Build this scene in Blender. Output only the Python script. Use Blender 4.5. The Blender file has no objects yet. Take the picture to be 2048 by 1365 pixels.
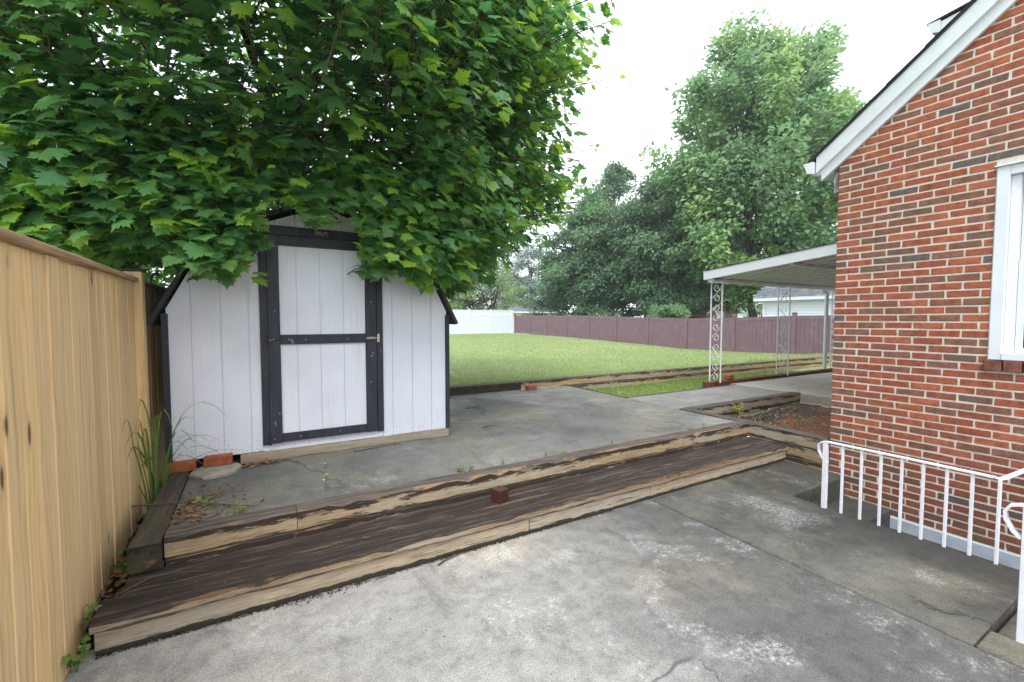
import bpy, math, random
import numpy as np
from mathutils import Vector, Matrix
random.seed(7); RNG = np.random.default_rng(7)
R = math.radians
SC = bpy.context.scene
COL = SC.collection

# ------------------------------------------------------------------ camera
cam = bpy.data.cameras.new('camera')
cam.sensor_width = 36.0
cam.lens = 892 / 2048 * 36.0
cam.clip_start = 0.05; cam.clip_end = 3000
camo = bpy.data.objects.new('camera', cam); COL.objects.link(camo)
camo.location = (0, 0, 1.55)
camo.rotation_euler = (R(90) - math.atan(42.5 / 892), 0, R(-30.3))
SC.camera = camo
# ------------------------------------------------------------------ sky, light, exposure
SUN_EL, SUN_AZ = R(58), R(215)          # overcast day: weak wide sun, from behind the camera
world = bpy.data.worlds.new('World'); SC.world = world; world.use_nodes = True
wn = world.node_tree; wn.nodes.clear()
sky = wn.nodes.new('ShaderNodeTexSky'); sky.sky_type = 'NISHITA'; sky.sun_disc = False
sky.sun_elevation = SUN_EL; sky.sun_rotation = SUN_AZ; sky.dust_density = 6; sky.air_density = 1.0; sky.ozone_density = 1.0
hs = wn.nodes.new('ShaderNodeHueSaturation'); hs.inputs['Saturation'].default_value = 0.12
mx = wn.nodes.new('ShaderNodeMix'); mx.data_type = 'RGBA'; mx.inputs[0].default_value = 0.80
mx.inputs[7].default_value = (10.15, 10.7, 11.5, 1)
bg = wn.nodes.new('ShaderNodeBackground'); bg.inputs['Strength'].default_value = 0.10
wo = wn.nodes.new('ShaderNodeOutputWorld')
wn.links.new(sky.outputs[0], hs.inputs['Color']); wn.links.new(hs.outputs[0], mx.inputs[6])
wn.links.new(mx.outputs[2], bg.inputs[0]); wn.links.new(bg.outputs[0], wo.inputs[0])
sl = bpy.data.lights.new('sun', 'SUN'); sl.energy = 1.5; sl.angle = R(35); sl.color = (1.0, 0.98, 0.95)
so = bpy.data.objects.new('sun', sl); COL.objects.link(so)
so.rotation_euler = Vector((math.sin(SUN_AZ) * math.cos(SUN_EL), math.cos(SUN_AZ) * math.cos(SUN_EL), math.sin(SUN_EL))).to_track_quat('Z', 'Y').to_euler()
so.location = (0, -10, 12)
vs = SC.view_settings
vs.view_transform = 'Standard'; vs.look = 'None'; vs.gamma = 1.0; vs.use_curve_mapping = False
vs.exposure = 1.12
SC.cycles.max_bounces = 8; SC.cycles.transparent_max_bounces = 8

# ------------------------------------------------------------------ material helpers
def srgb(r, g, b):
    f = lambda c: (c / 255 / 12.92) if c / 255 <= 0.04045 else ((c / 255 + 0.055) / 1.055) ** 2.4
    return (f(r), f(g), f(b), 1)

class Mat:
    def __init__(s, name, rough=0.8):
        s.m = bpy.data.materials.new(name); s.m.use_nodes = True
        s.nt = s.m.node_tree; s.nt.nodes.clear()
        s.out = s.nt.nodes.new('ShaderNodeOutputMaterial')
        s.p = s.nt.nodes.new('ShaderNodeBsdfPrincipled')
        s.p.inputs['Roughness'].default_value = rough
        s.p.inputs['Specular IOR Level'].default_value = 0.3
        s.nt.links.new(s.p.outputs[0], s.out.inputs[0])
    def n(s, t, **kw):
        x = s.nt.nodes.new('ShaderNode' + t)
        for k, v in kw.items(): setattr(x, k, v)
        return x
    def link(s, a, b): s.nt.links.new(a, b)
    def _in(s, sock, v):
        if hasattr(v, 'is_linked') or hasattr(v, 'node'): s.link(v, sock)
        else:
            if isinstance(v, (tuple, list)) and sock.type == 'RGBA' and len(v) == 3: v = (*v, 1)
            sock.default_value = v
    def pos(s): return s.n('NewGeometry').outputs['Position']
    def obj(s): return s.n('TexCoord').outputs['Object']
    def rnd(s): return s.n('ObjectInfo').outputs['Random']
    def island(s): return s.n('NewGeometry').outputs['Random Per Island']
    def normal(s): return s.n('NewGeometry').outputs['True Normal']
    def sep(s, v):
        x = s.n('SeparateXYZ'); s._in(x.inputs[0], v); return x.outputs
    def map(s, v, scale=(1, 1, 1), loc=(0, 0, 0), rot=(0, 0, 0)):
        x = s.n('Mapping'); s._in(x.inputs[0], v); x.inputs['Scale'].default_value = scale
        s._in(x.inputs['Location'], loc); x.inputs['Rotation'].default_value = rot; return x.outputs[0]
    def noise(s, v, scale=1, detail=4, rough=0.55, dist=0.0):
        x = s.n('TexNoise'); s._in(x.inputs['Vector'], v); x.inputs['Scale'].default_value = scale
        x.inputs['Detail'].default_value = detail; x.inputs['Roughness'].default_value = rough; x.inputs['Distortion'].default_value = dist
        return x.outputs['Fac']
    def voro(s, v, scale=1, out='Distance', feat='F1'):
        x = s.n('TexVoronoi', feature=feat); s._in(x.inputs['Vector'], v); x.inputs['Scale'].default_value = scale; return x.outputs[out]
    def ramp(s, f, stops, interp='LINEAR'):
        x = s.n('ValToRGB'); s._in(x.inputs[0], f); cr = x.color_ramp; cr.interpolation = interp
        while len(cr.elements) < len(stops): cr.elements.new(0.5)
        for e, (p, c) in zip(cr.elements, stops):
            e.position = p
            e.color = (c, c, c, 1) if isinstance(c, (int, float)) else ((*c, 1) if len(c) == 3 else c)
        return x.outputs[0]
    def mix(s, f, a, b, mode='MIX'):
        x = s.n('Mix', data_type='RGBA', blend_type=mode); s._in(x.inputs[0], f)
        s._in(x.inputs[6], a); s._in(x.inputs[7], b); return x.outputs[2]
    def math(s, op, a, b=0.0, c=0.0, clamp=False):
        x = s.n('Math', operation=op, use_clamp=clamp); s._in(x.inputs[0], a); s._in(x.inputs[1], b)
        if len(x.inputs) > 2: s._in(x.inputs[2], c)
        return x.outputs[0]
    def vadd(s, a, b):
        x = s.n('VectorMath', operation='ADD'); s._in(x.inputs[0], a); s._in(x.inputs[1], b); return x.outputs[0]
    def comb(s, x_, y_, z_):
        x = s.n('CombineXYZ'); s._in(x.inputs[0], x_); s._in(x.inputs[1], y_); s._in(x.inputs[2], z_); return x.outputs[0]
    def rndvec(s, k=17.0):
        r = s.math('MULTIPLY', s.rnd(), k); return s.comb(r, s.math('MULTIPLY', r, 1.7), s.math('MULTIPLY', r, 2.3))
    def step(s, f, a, b):
        x = s.n('MapRange', interpolation_type='SMOOTHSTEP'); s._in(x.inputs[0], f)
        s._in(x.inputs[1], a); s._in(x.inputs[2], b); return x.outputs[0]
    def color(s, c): s._in(s.p.inputs['Base Color'], c)
    def rough(s, c): s._in(s.p.inputs['Roughness'], c)
    def bump(s, h, strength=0.3, dist=0.01):
        x = s.n('Bump'); x.inputs['Strength'].default_value = strength; x.inputs['Distance'].default_value = dist
        s._in(x.inputs['Height'], h); s.link(x.outputs[0], s.p.inputs['Normal'])

MT = {}
def plain(name, c, rough=0.6, var=0.08, nscale=9, metal=0.0, dirt=None):
    m = Mat(name, rough); p = m.vadd(m.obj(), m.rndvec())
    n = m.noise(p, nscale, 5, 0.6)
    lo = tuple(v * (1 - var * 2) for v in c[:3]); hi = tuple(min(1, v * (1 + var)) for v in c[:3])
    col = m.ramp(n, [(0.3, lo), (0.7, hi)])
    if dirt:
        d = m.step(m.noise(m.pos(), dirt[1], 6, 0.7), dirt[2], dirt[2] + 0.15)
        col = m.mix(m.math('MULTIPLY', d, dirt[3]), col, dirt[0])
    m.color(col); m.p.inputs['Metallic'].default_value = metal
    m.bump(m.noise(p, nscale * 12, 3), 0.12, 0.004)
    MT[name] = m.m; return m.m

def concrete(name, light, dark, warm, patch=0.5, wet=False, seed=0, grime=0, mott=0.45):
    m = Mat(name, 0.85); P = m.vadd(m.pos(), (seed * 3.1, seed * 1.7, 0))
    big = m.noise(P, 0.55, 4, 0.55, 0.6); mid = m.noise(P, 2.6, 6, 0.65, 0.4); fine = m.noise(P, 120, 5, 0.75); grit = m.noise(P, 260, 2, 0.6)
    base = m.ramp(big, [(0.32, dark), (0.5, tuple((a + b) / 2 for a, b in zip(light, dark))), (0.68, light)])
    base = m.mix(m.step(m.noise(P, 0.9, 3, 0.5), 0.48, 0.68), base, warm)
    base = m.mix(m.math('MULTIPLY', m.step(mid, 0.52, 0.70), 0.55), base, tuple(v * 0.62 for v in dark))
    if grime == 2:      # black algae along the stair edge
        gx = m.sep(m.pos()); gr = m.step(m.math('ADD', m.math('ADD', gx[0], m.math('MULTIPLY', gx[1], -0.28)), m.math('MULTIPLY', m.noise(P, 1.3, 6, 0.65), 1.1)), 3.5, 4.2)
        base = m.mix(m.math('MULTIPLY', gr, 0.72), base, (0.026, 0.026, 0.022))
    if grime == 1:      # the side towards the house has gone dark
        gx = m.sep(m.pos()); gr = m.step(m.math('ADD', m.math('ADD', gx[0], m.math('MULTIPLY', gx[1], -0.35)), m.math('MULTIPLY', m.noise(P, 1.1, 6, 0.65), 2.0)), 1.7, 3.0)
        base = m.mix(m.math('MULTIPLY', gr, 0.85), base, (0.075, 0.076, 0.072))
    # hairline cracks
    ck = m.voro(m.vadd(P, m.comb(m.math('MULTIPLY', mid, 0.5), m.math('MULTIPLY', big, 0.9), 0)), 0.42, 'Distance', 'DISTANCE_TO_EDGE')
    base = m.mix(m.math('MULTIPLY', m.math('MULTIPLY', m.step(ck, 0.0045, 0.0012), m.step(m.noise(P, 0.7, 2), 0.50, 0.58)), 0.7), base, (0.03, 0.028, 0.025))
    # pale worn cement patches
    pm = m.math('MULTIPLY', m.step(m.noise(P, 1.2, 8, 0.78, 0.3), 0.52, 0.68), m.step(m.noise(P, 45, 5, 0.8), 0.40, 0.62))
    base = m.mix(m.math('MULTIPLY', pm, patch), base, (0.72, 0.72, 0.70))
    st = m.step(m.noise(m.map(P, (1.0, 0.25, 1), rot=(0, 0, 0.6)), 3.2, 6, 0.7, 0.8), 0.58, 0.74)
    base = m.mix(m.math('MULTIPLY', st, 0.45), base, (0.075, 0.072, 0.062))
    base = m.mix(mott, base, m.ramp(m.noise(P, 8.5, 9, 0.82, 0.2), [(0.34, 0.50), (0.52, 1.0), (0.68, 1.30)]), 'MULTIPLY')
    sp = m.ramp(fine, [(0.28, 0.45), (0.5, 1.0), (0.72, 1.4)])
    base = m.mix(1.0, base, sp, 'MULTIPLY')
    gg = m.ramp(grit, [(0.3, 0.6), (0.7, 1.3)])
    base = m.mix(0.8, base, gg, 'MULTIPLY')
    # ochre lichen flecks
    li = m.math('MULTIPLY', m.step(m.noise(P, 9, 3, 0.6), 0.68, 0.74), m.step(m.noise(P, 1.1, 2), 0.50, 0.62))
    base = m.mix(m.math('MULTIPLY', li, 0.5), base, (0.26, 0.20, 0.07))
    m.color(base)
    if wet: m.rough(m.ramp(m.noise(P, 0.8, 4, 0.6), [(0.50, 0.8), (0.66, 0.34)]))
    m.bump(m.math('ADD', m.math('MULTIPLY', fine, 0.35), m.math('MULTIPLY', grit, 0.5)), 0.15, 0.002)
    MT[name] = m.m; return m

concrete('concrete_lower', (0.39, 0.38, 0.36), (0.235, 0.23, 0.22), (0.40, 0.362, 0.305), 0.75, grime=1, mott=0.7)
concrete('concrete_side', (0.165, 0.162, 0.148), (0.068, 0.068, 0.061), (0.155, 0.145, 0.115), 0.34, seed=2, grime=2, mott=0.7)
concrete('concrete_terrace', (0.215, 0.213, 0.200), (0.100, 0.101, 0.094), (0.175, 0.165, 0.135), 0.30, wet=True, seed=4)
concrete('concrete_patio', (0.42, 0.395, 0.355), (0.34, 0.315, 0.28), (0.40, 0.365, 0.305), 0.2, seed=6)
concrete('concrete_walk', (0.245, 0.241, 0.23), (0.175, 0.172, 0.165), (0.22, 0.212, 0.19), 0.25, seed=8)

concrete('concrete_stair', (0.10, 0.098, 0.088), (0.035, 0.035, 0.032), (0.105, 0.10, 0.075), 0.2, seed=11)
def wood_board(name, axis, light, mid, dark, knots=True, grain=1.0):
    m = Mat(name, 0.75); v = m.vadd(m.obj(), m.rndvec(31))
    sc = [26 * grain] * 3; sc[axis] = 1.15 * grain
    fs = [150] * 3; fs[axis] = 3.0
    warp = m.noise(v, 2.2, 2, 0.5)
    vv = m.vadd(v, m.comb(m.math('MULTIPLY', warp, 0.07), m.math('MULTIPLY', warp, 0.07), 0.0))
    g = m.noise(m.map(vv, tuple(sc)), 1.0, 4, 0.55, 1.1); f = m.noise(m.map(v, tuple(fs)), 1.0, 3, 0.6)
    # growth rings cut lengthwise (cathedral grain)
    ws = [5.5, 5.5, 5.5]; ws[axis] = 0.55
    w = m.n('TexWave', wave_type='RINGS', rings_direction='SPHERICAL')
    m._in(w.inputs['Vector'], m.map(vv, tuple(ws))); w.inputs['Scale'].default_value = 1.5; w.inputs['Distortion'].default_value = 5.0
    w.inputs['Detail'].default_value = 3; w.inputs['Detail Scale'].default_value = 1.2
    t = m.math('ADD', m.math('MULTIPLY', g, 0.78), m.math('MULTIPLY', w.outputs['Fac'], 0.17))
    c = m.ramp(t, [(0.22, dark), (0.42, mid), (0.66, light)])
    c = m.mix(0.35, c, m.ramp(f, [(0.3, 0.7), (0.65, 1.12)]), 'MULTIPLY')
    tint = m.ramp(m.rnd(), [(0, (0.80, 0.79, 0.78)), (0.35, (1, 1, 1)), (0.7, (0.92, 0.93, 0.96)), (1, (1.10, 1.06, 1.0))])
    c = m.mix(1.0, c, tint, 'MULTIPLY')
    if knots:
        ks = [5.2, 5.2, 5.2]; ks[axis] = 1.5
        kd = m.voro(m.map(m.vadd(v, m.rndvec(7)), tuple(ks)), 1.0)
        k = m.step(kd, 0.085, 0.04)
        c = m.mix(m.math('MULTIPLY', m.step(kd, 0.16, 0.06), 0.4), c, tuple(x * 0.62 for x in mid))
        c = m.mix(m.math('MULTIPLY', k, 0.85), c, (0.055, 0.027, 0.013))
    m.color(c); m.bump(m.math('ADD', t, m.math('MULTIPLY', f, 0.5)), 0.22, 0.003)
    MT[name] = m.m; return m
wood_board('fence_wood', 2, (0.84, 0.61, 0.335), (0.78, 0.545, 0.285), (0.58, 0.365, 0.165), grain=0.7)
wood_board('fence_cap_wood', 1, (0.52, 0.36, 0.22), (0.40, 0.26, 0.15), (0.15, 0.085, 0.045), False)

def timber(name, face_l, face_d, top_l, top_d, stain=0.55, green=False, paint=None, tops=1.0, bots=0.3, hh=0.065, rot=0.0, greyc=(0.36, 0.325, 0.265)):
    """old pressure treated timber, length along local X: weathered top, tan sawn faces with black mould stains"""
    m = Mat(name, 0.85); v = m.vadd(m.obj(), m.rndvec(23))
    g = m.noise(m.map(v, (2.2, 26, 26)), 1.0, 6, 0.68, 0.9); f = m.noise(m.map(v, (9, 150, 150)), 1.0, 4, 0.7)
    face = m.ramp(g, [(0.28, face_d), (0.68, face_l)])
    grey = m.step(m.noise(m.map(v, (0.8, 3, 3)), 1.0, 3), 0.42, 0.62)
    face = m.mix(m.math('MULTIPLY', grey, 0.75), face, greyc)
    org = m.step(m.noise(m.map(v, (1.6, 7, 9)), 1.3, 3, 0.6), 0.63, 0.72)
    face = m.mix(m.math('MULTIPLY', org, 0.55), face, (0.42, 0.22, 0.07))
    o = m.sep(m.obj())
    sn = m.math('ADD', m.math('MULTIPLY', m.noise(m.map(v, (2.6, 10, 14)), 1.0, 7, 0.75, 0.7), 0.72), m.math('MULTIPLY', m.noise(m.map(v, (9, 70, 90)), 1.0, 4, 0.75, 0.4), 0.28))           # mould under the worn top edge and at ground level, plus riser contact shadow
    sn = m.math('ADD', m.math('MULTIPLY', m.math('SUBTRACT', sn, 0.5), 1.4), 0.5)
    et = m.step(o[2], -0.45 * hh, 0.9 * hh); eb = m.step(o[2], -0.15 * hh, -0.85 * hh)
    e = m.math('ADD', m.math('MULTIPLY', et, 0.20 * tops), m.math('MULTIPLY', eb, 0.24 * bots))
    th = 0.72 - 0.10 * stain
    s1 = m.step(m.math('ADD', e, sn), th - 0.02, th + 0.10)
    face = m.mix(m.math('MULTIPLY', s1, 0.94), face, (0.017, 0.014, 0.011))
    # drying splits along the grain
    spn = m.noise(m.map(v, (0.7, 40, 40)), 1.0, 3, 0.6, 0.5)
    spl = m.math('MULTIPLY', m.step(m.math('ABSOLUTE', m.math('SUBTRACT', spn, 0.52)), 0.016, 0.005), m.step(m.noise(m.map(v, (1.5, 6, 6)), 1.0, 2), 0.47, 0.56))
    face = m.mix(m.math('MULTIPLY', spl, 0.85), face, (0.02, 0.016, 0.012))
    face = m.mix(0.75, face, m.ramp(f, [(0.3, 0.62), (0.65, 1.15)]), 'MULTIPLY')
    top = m.ramp(m.noise(m.map(v, (2.0, 34, 34)), 1.0, 6, 0.72, 0.6), [(0.3, top_d), (0.7, top_l)])
    if paint:
        worn = m.noise(m.map(v, (1.6, 26, 26)), 1.0, 8, 0.78, 0.5)
        top = m.mix(m.step(worn, 0.46, 0.66), paint, top)
    top = m.mix(0.7, top, m.ramp(f, [(0.3, 0.55), (0.65, 1.2)]), 'MULTIPLY')
    nz = m.sep(m.normal())[2]
    c = m.mix(m.step(nz, 0.25, 0.75), face, top)
    if rot:      # fresh orange wood where the arris has broken away
        ch = m.math('MULTIPLY', m.math('MULTIPLY', m.step(nz, 0.12, 0.3), m.step(nz, 0.985, 0.93)), m.step(m.noise(m.map(v, (1.7, 4, 4)), 1.0, 5, 0.65), 0.50, 0.58))
        c = m.mix(m.math('MULTIPLY', ch, rot), c, m.ramp(f, [(0.3, (0.30, 0.13, 0.04)), (0.6, (0.52, 0.30, 0.12))]))
    if green:
        gn = m.step(m.noise(m.pos(), 7, 4), 0.50, 0.64)
        c = m.mix(m.math('MULTIPLY', gn, 0.5), c, (0.07, 0.075, 0.02))
    m.color(c); m.bump(m.math('ADD', g, m.math('MULTIPLY', f, 0.7)), 0.5, 0.006)
    MT[name] = m.m; return m
timber('timber_edge', (0.44, 0.325, 0.195), (0.23, 0.16, 0.09), (0.165, 0.135, 0.115), (0.022, 0.018, 0.016), 0.95, tops=1.7, bots=0.45, rot=0.35)
timber('timber_dark', (0.06, 0.048, 0.036), (0.022, 0.018, 0.015), (0.11, 0.092, 0.068), (0.03, 0.025, 0.02), 0.9, True, greyc=(0.05, 0.044, 0.034))
timber('timber_riser', (0.46, 0.38, 0.275), (0.28, 0.215, 0.145), (0.26, 0.21, 0.15), (0.08, 0.065, 0.05), 0.3, tops=0.3, bots=2.0, hh=0.06)  # bots: wet stained foot that doubles as a painted contact shadow
timber('timber_tread', (0.38, 0.28, 0.17), (0.16, 0.11, 0.07), (0.165, 0.13, 0.105), (0.034, 0.025, 0.021), 0.8, False, (0.026, 0.019, 0.016), 0.6, 0.4, 0.024, rot=0.18)
timber('timber_bed', (0.36, 0.275, 0.17), (0.19, 0.14, 0.085), (0.12, 0.105, 0.09), (0.04, 0.034, 0.028), 0.5, tops=1.3, bots=0.8)
timber('timber_lawn', (0.56, 0.40, 0.20), (0.34, 0.225, 0.105), (0.14, 0.12, 0.095), (0.03, 0.025, 0.02), 0.85, tops=1.3)
timber('timber_skid', (0.36, 0.305, 0.225), (0.24, 0.195, 0.14), (0.30, 0.26, 0.2), (0.16, 0.135, 0.1), 0.1, tops=0.1, bots=0.7, hh=0.044)

BRK = [(0.00, (0.300, 0.082, 0.044)), (0.16, (0.375, 0.115, 0.060)), (0.29, (0.265, 0.088, 0.054)), (0.43, (0.220, 0.096, 0.060)),
       (0.54, (0.320, 0.095, 0.050)), (0.67, (0.230, 0.105, 0.070)), (0.80, (0.165, 0.096, 0.070)), (0.86, (0.345, 0.098, 0.050)), (0.965, (0.130, 0.100, 0.092))]
def brick_mat(name, island, stops=BRK):
    m = Mat(name, 0.85); r = m.island() if island else m.rnd()
    c = m.ramp(r, stops, 'CONSTANT')
    P = m.pos()
    c = m.mix(1.0, c, m.ramp(m.noise(P, 17, 6, 0.7), [(0.28, 0.55), (0.72, 1.35)]), 'MULTIPLY')
    c = m.mix(m.math('MULTIPLY', m.step(m.noise(m.map(P, (1, 60, 160)), 1.0, 3, 0.6), 0.60, 0.70), 0.55), c, (0.05, 0.03, 0.025))
    c = m.mix(m.math('MULTIPLY', m.step(m.noise(P, 95, 2), 0.66, 0.72), 0.5), c, (0.40, 0.30, 0.25))
    zz_ = m.sep(P)[2]; dr = m.math('MULTIPLY', m.step(m.math('ADD', zz_, m.math('MULTIPLY', m.noise(P, 3, 5), -0.7)), 0.25, -0.35), 0.45)
    c = m.mix(dr, c, (0.06, 0.045, 0.035))
    m.color(c); m.bump(m.noise(P, 120, 4, 0.7), 0.5, 0.004); MT[name] = m.m
brick_mat('brick', False); brick_mat('brick_far', True)
brick_mat('brick_loose', False, [(0, (0.36, 0.095, 0.045)), (0.5, (0.40, 0.115, 0.055)), (1.0, (0.33, 0.09, 0.05))])
m = Mat('mortar', 0.95); n_ = m.noise(m.pos(), 40, 5, 0.7)
m.color(m.ramp(n_, [(0.3, (0.46, 0.43, 0.39)), (0.7, (0.68, 0.65, 0.59))])); m.bump(n_, 0.6, 0.006); MT['mortar'] = m.m

def siding_mat():
    m = Mat('shed_white', 0.62); v = m.vadd(m.obj(), m.rndvec(11))
    g = m.noise(m.map(v, (34, 34, 2.2)), 1.0, 4, 0.6, 1.4)
    base = m.ramp(m.noise(m.pos(), 3.0, 4), [(0.3, (0.63, 0.665, 0.76)), (0.7, (0.695, 0.73, 0.815))])
    z = m.sep(m.pos())[2]
    sp = m.math('MULTIPLY', m.step(z, 0.72, 0.38), m.step(m.noise(m.pos(), 60, 4), 0.55, 0.64))      # splashed dirt along the foot
    base = m.mix(m.math('MULTIPLY', sp, 0.32), base, (0.14, 0.12, 0.09))
    al = m.math('MULTIPLY', m.step(z, 1.9, 2.5), m.step(m.noise(m.pos(), 5, 5), 0.36, 0.6))
    base = m.mix(m.math('MULTIPLY', al, 0.55), base, (0.52, 0.49, 0.37))
    stn = m.step(m.noise(m.map(m.pos(), (9, 9, 1.3)), 1.0, 5, 0.65), 0.56, 0.72)
    base = m.mix(m.math('MULTIPLY', stn, 0.28), base, (0.42, 0.43, 0.42))
    nl = m.voro(m.map(m.pos(), (9, 0.01, 5)), 1.0); base = m.mix(m.math('MULTIPLY', m.step(nl, 0.035, 0.02), 0.6), base, (0.12, 0.10, 0.09))
    m.color(base); m.bump(g, 0.45, 0.005); MT['shed_white'] = m.m
siding_mat()
def trim_mat():
    m = Mat('shed_trim', 0.5); v = m.vadd(m.obj(), m.rndvec(11))
    g = m.noise(m.map(v, (20, 20, 2.5)), 1.0, 5, 0.6)
    c = m.ramp(g, [(0.3, (0.016, 0.019, 0.028)), (0.7, (0.036, 0.042, 0.056))])
    ch = m.step(m.noise(m.map(m.pos(), (22, 22, 7)), 1.0, 5, 0.7), 0.665, 0.70)
    c = m.mix(m.math('MULTIPLY', ch, 0.8), c, (0.35, 0.36, 0.37))
    m.color(c); m.bump(g, 0.3, 0.003); MT['shed_trim'] = m.m
trim_mat()
plain('white_trim', srgb(214, 219, 226), 0.45, 0.03, 5)
plain('white_metal', srgb(222, 224, 230), 0.42, 0.05, 18, dirt=((0.26, 0.17, 0.11), 34, 0.60, 0.7))
plain('aluminium_panel', srgb(205, 203, 198), 0.5, 0.05, 6, dirt=((0.33, 0.30, 0.26), 6, 0.50, 0.5))
plain('white_vinyl', srgb(208, 214, 224), 0.4, 0.02, 3)
plain('brown_vinyl', (0.172, 0.108, 0.128), 0.55, 0.05, 4, dirt=((0.22, 0.155, 0.165), 3, 0.5, 0.5))
plain('galvanised', (0.5, 0.5, 0.48), 0.4, 0.1, 40, 0.7)
plain('white_siding', srgb(212, 218, 226), 0.5, 0.02, 3)
plain('sign_letters', (0.60, 0.47, 0.28), 0.6, 0.1, 60)
plain('black_cap', (0.02, 0.022, 0.026), 0.4, 0.1, 20)
plain('dark_gap', (0.012, 0.011, 0.010), 0.95, 0.1, 20)
plain('block_wood', (0.070, 0.024, 0.018), 0.55, 0.22, 14, dirt=((0.05, 0.02, 0.02), 30, 0.5, 0.6))
plain('foundation_blue', (0.40, 0.45, 0.52), 0.7, 0.10, 7, dirt=((0.55, 0.47, 0.43), 6, 0.60, 0.6))
plain('brown_siding', (0.26, 0.17, 0.12), 0.7, 0.08, 5)
plain('bark', (0.062, 0.052, 0.044), 0.95, 0.25, 12)
plain('twig_bark', (0.10, 0.070, 0.048), 0.9, 0.2, 30)
plain('dry_leaf', (0.22, 0.125, 0.06), 0.85, 0.3, 30)
plain('stone_slab', (0.30, 0.27, 0.24), 0.9, 0.14, 14)
plain('blinds', srgb(196, 200, 206), 0.6, 0.03, 5)
plain('sill_brick', (0.20, 0.075, 0.052), 0.8, 0.25, 22)
plain('curb_brick', (0.135, 0.05, 0.036), 0.8, 0.2, 16)
def shingle_mat(name, a, b):
    m = Mat(name, 0.95)
    c = m.ramp(m.island(), [(0, a), (1, b)]); c = m.mix(0.8, c, m.ramp(m.noise(m.pos(), 130, 3), [(0.3, 0.6), (0.7, 1.3)]), 'MULTIPLY')
    m.color(c); MT[name] = m.m
shingle_mat('shingle_dark', (0.030, 0.031, 0.034), (0.062, 0.063, 0.067))
shingle_mat('shingle_grey', (0.10, 0.11, 0.13), (0.18, 0.19, 0.215))
m = Mat('glass', 0.04); m.color((0.05, 0.055, 0.06)); m.p.inputs['Transmission Weight'].default_value = 0.9; m.p.inputs['IOR'].default_value = 1.2; MT['glass'] = m.m

def leaf_mat(name, dark, light, paler, trans=0.35, rough=0.42, spec=0.4):
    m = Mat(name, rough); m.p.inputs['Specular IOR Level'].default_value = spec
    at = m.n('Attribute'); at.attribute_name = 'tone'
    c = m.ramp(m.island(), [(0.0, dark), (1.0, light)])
    c = m.mix(at.outputs['Fac'], c, paler)
    c = m.mix(0.35, c, m.ramp(m.noise(m.pos(), 45, 3), [(0.3, 0.75), (0.7, 1.2)]), 'MULTIPLY')
    m.color(c)
    t = m.n('BsdfTranslucent'); hs_ = m.n('HueSaturation'); hs_.inputs['Value'].default_value = 1.9; hs_.inputs['Hue'].default_value = 0.478
    hs_.inputs['Saturation'].default_value = 1.1
    m.link(c, hs_.inputs['Color']); m.link(hs_.outputs[0], t.inputs[0])
    ms = m.n('MixShader'); ms.inputs[0].default_value = trans
    m.link(m.p.outputs[0], ms.inputs[1]); m.link(t.outputs[0], ms.inputs[2]); m.link(ms.outputs[0], m.out.inputs[0])
    MT[name] = m.m
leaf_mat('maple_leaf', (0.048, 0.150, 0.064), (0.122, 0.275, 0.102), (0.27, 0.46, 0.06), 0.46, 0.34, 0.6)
leaf_mat('silver_maple_leaf', (0.098, 0.205, 0.105), (0.180, 0.315, 0.160), (0.29, 0.43, 0.15), 0.38, 0.5)
leaf_mat('dark_leaf', (0.058, 0.130, 0.072), (0.125, 0.220, 0.130), (0.19, 0.29, 0.14), 0.30, 0.42)
leaf_mat('light_leaf', (0.12, 0.21, 0.095), (0.20, 0.31, 0.14), (0.26, 0.37, 0.11), 0.34, 0.55)
leaf_mat('haze_leaf', (0.13, 0.19, 0.165), (0.19, 0.255, 0.225), (0.22, 0.28, 0.22), 0.25, 0.6)  # distance haze painted into the leaf colour: paled and blued
leaf_mat('weed_leaf', (0.085, 0.17, 0.045), (0.15, 0.27, 0.065), (0.36, 0.38, 0.08), 0.35, 0.5)
leaf_mat('grass_blade', (0.19, 0.275, 0.105), (0.29, 0.38, 0.165), (0.40, 0.41, 0.23), 0.25, 0.6, 0.2)

m = Mat('lawn', 0.95); P = m.pos()
c = m.ramp(m.noise(P, 0.35, 5, 0.6), [(0.32, (0.20, 0.285, 0.115)), (0.52, (0.275, 0.355, 0.16)), (0.70, (0.36, 0.385, 0.22))])
c = m.mix(m.step(m.noise(P, 1.7, 4, 0.6), 0.5, 0.72), c, (0.32, 0.39, 0.19))
c = m.mix(m.math('MULTIPLY', m.step(m.noise(P, 0.9, 6, 0.7), 0.55, 0.66), 0.5), c, (0.42, 0.40, 0.24))
c = m.mix(0.85, c, m.ramp(m.noise(P, 26, 5, 0.75), [(0.3, 0.55), (0.7, 1.35)]), 'MULTIPLY')
m.color(c); m.bump(m.noise(P, 30, 4, 0.8), 0.8, 0.04); MT['lawn'] = m.m
m = Mat('soil', 0.98); P = m.pos()
c = m.ramp(m.noise(P, 2.2, 5, 0.6), [(0.3, (0.20, 0.095, 0.05)), (0.6, (0.34, 0.165, 0.085)), (0.75, (0.27, 0.15, 0.09))])
mu = m.step(m.math('ADD', m.noise(P, 2.4, 5, 0.65), m.math('MULTIPLY', m.math('SUBTRACT', m.sep(P)[1], 3.25), 0.28)), 0.48, 0.62)
c = m.mix(mu, c, m.ramp(m.noise(P, 50, 4), [(0.35, (0.035, 0.027, 0.021)), (0.7, (0.17, 0.135, 0.105))]))
c = m.mix(0.8, c, m.ramp(m.noise(P, 60, 4, 0.75), [(0.3, 0.5), (0.7, 1.35)]), 'MULTIPLY')
m.color(c); m.bump(m.noise(P, 45, 5, 0.8), 1.0, 0.03); MT['soil'] = m.m
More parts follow.
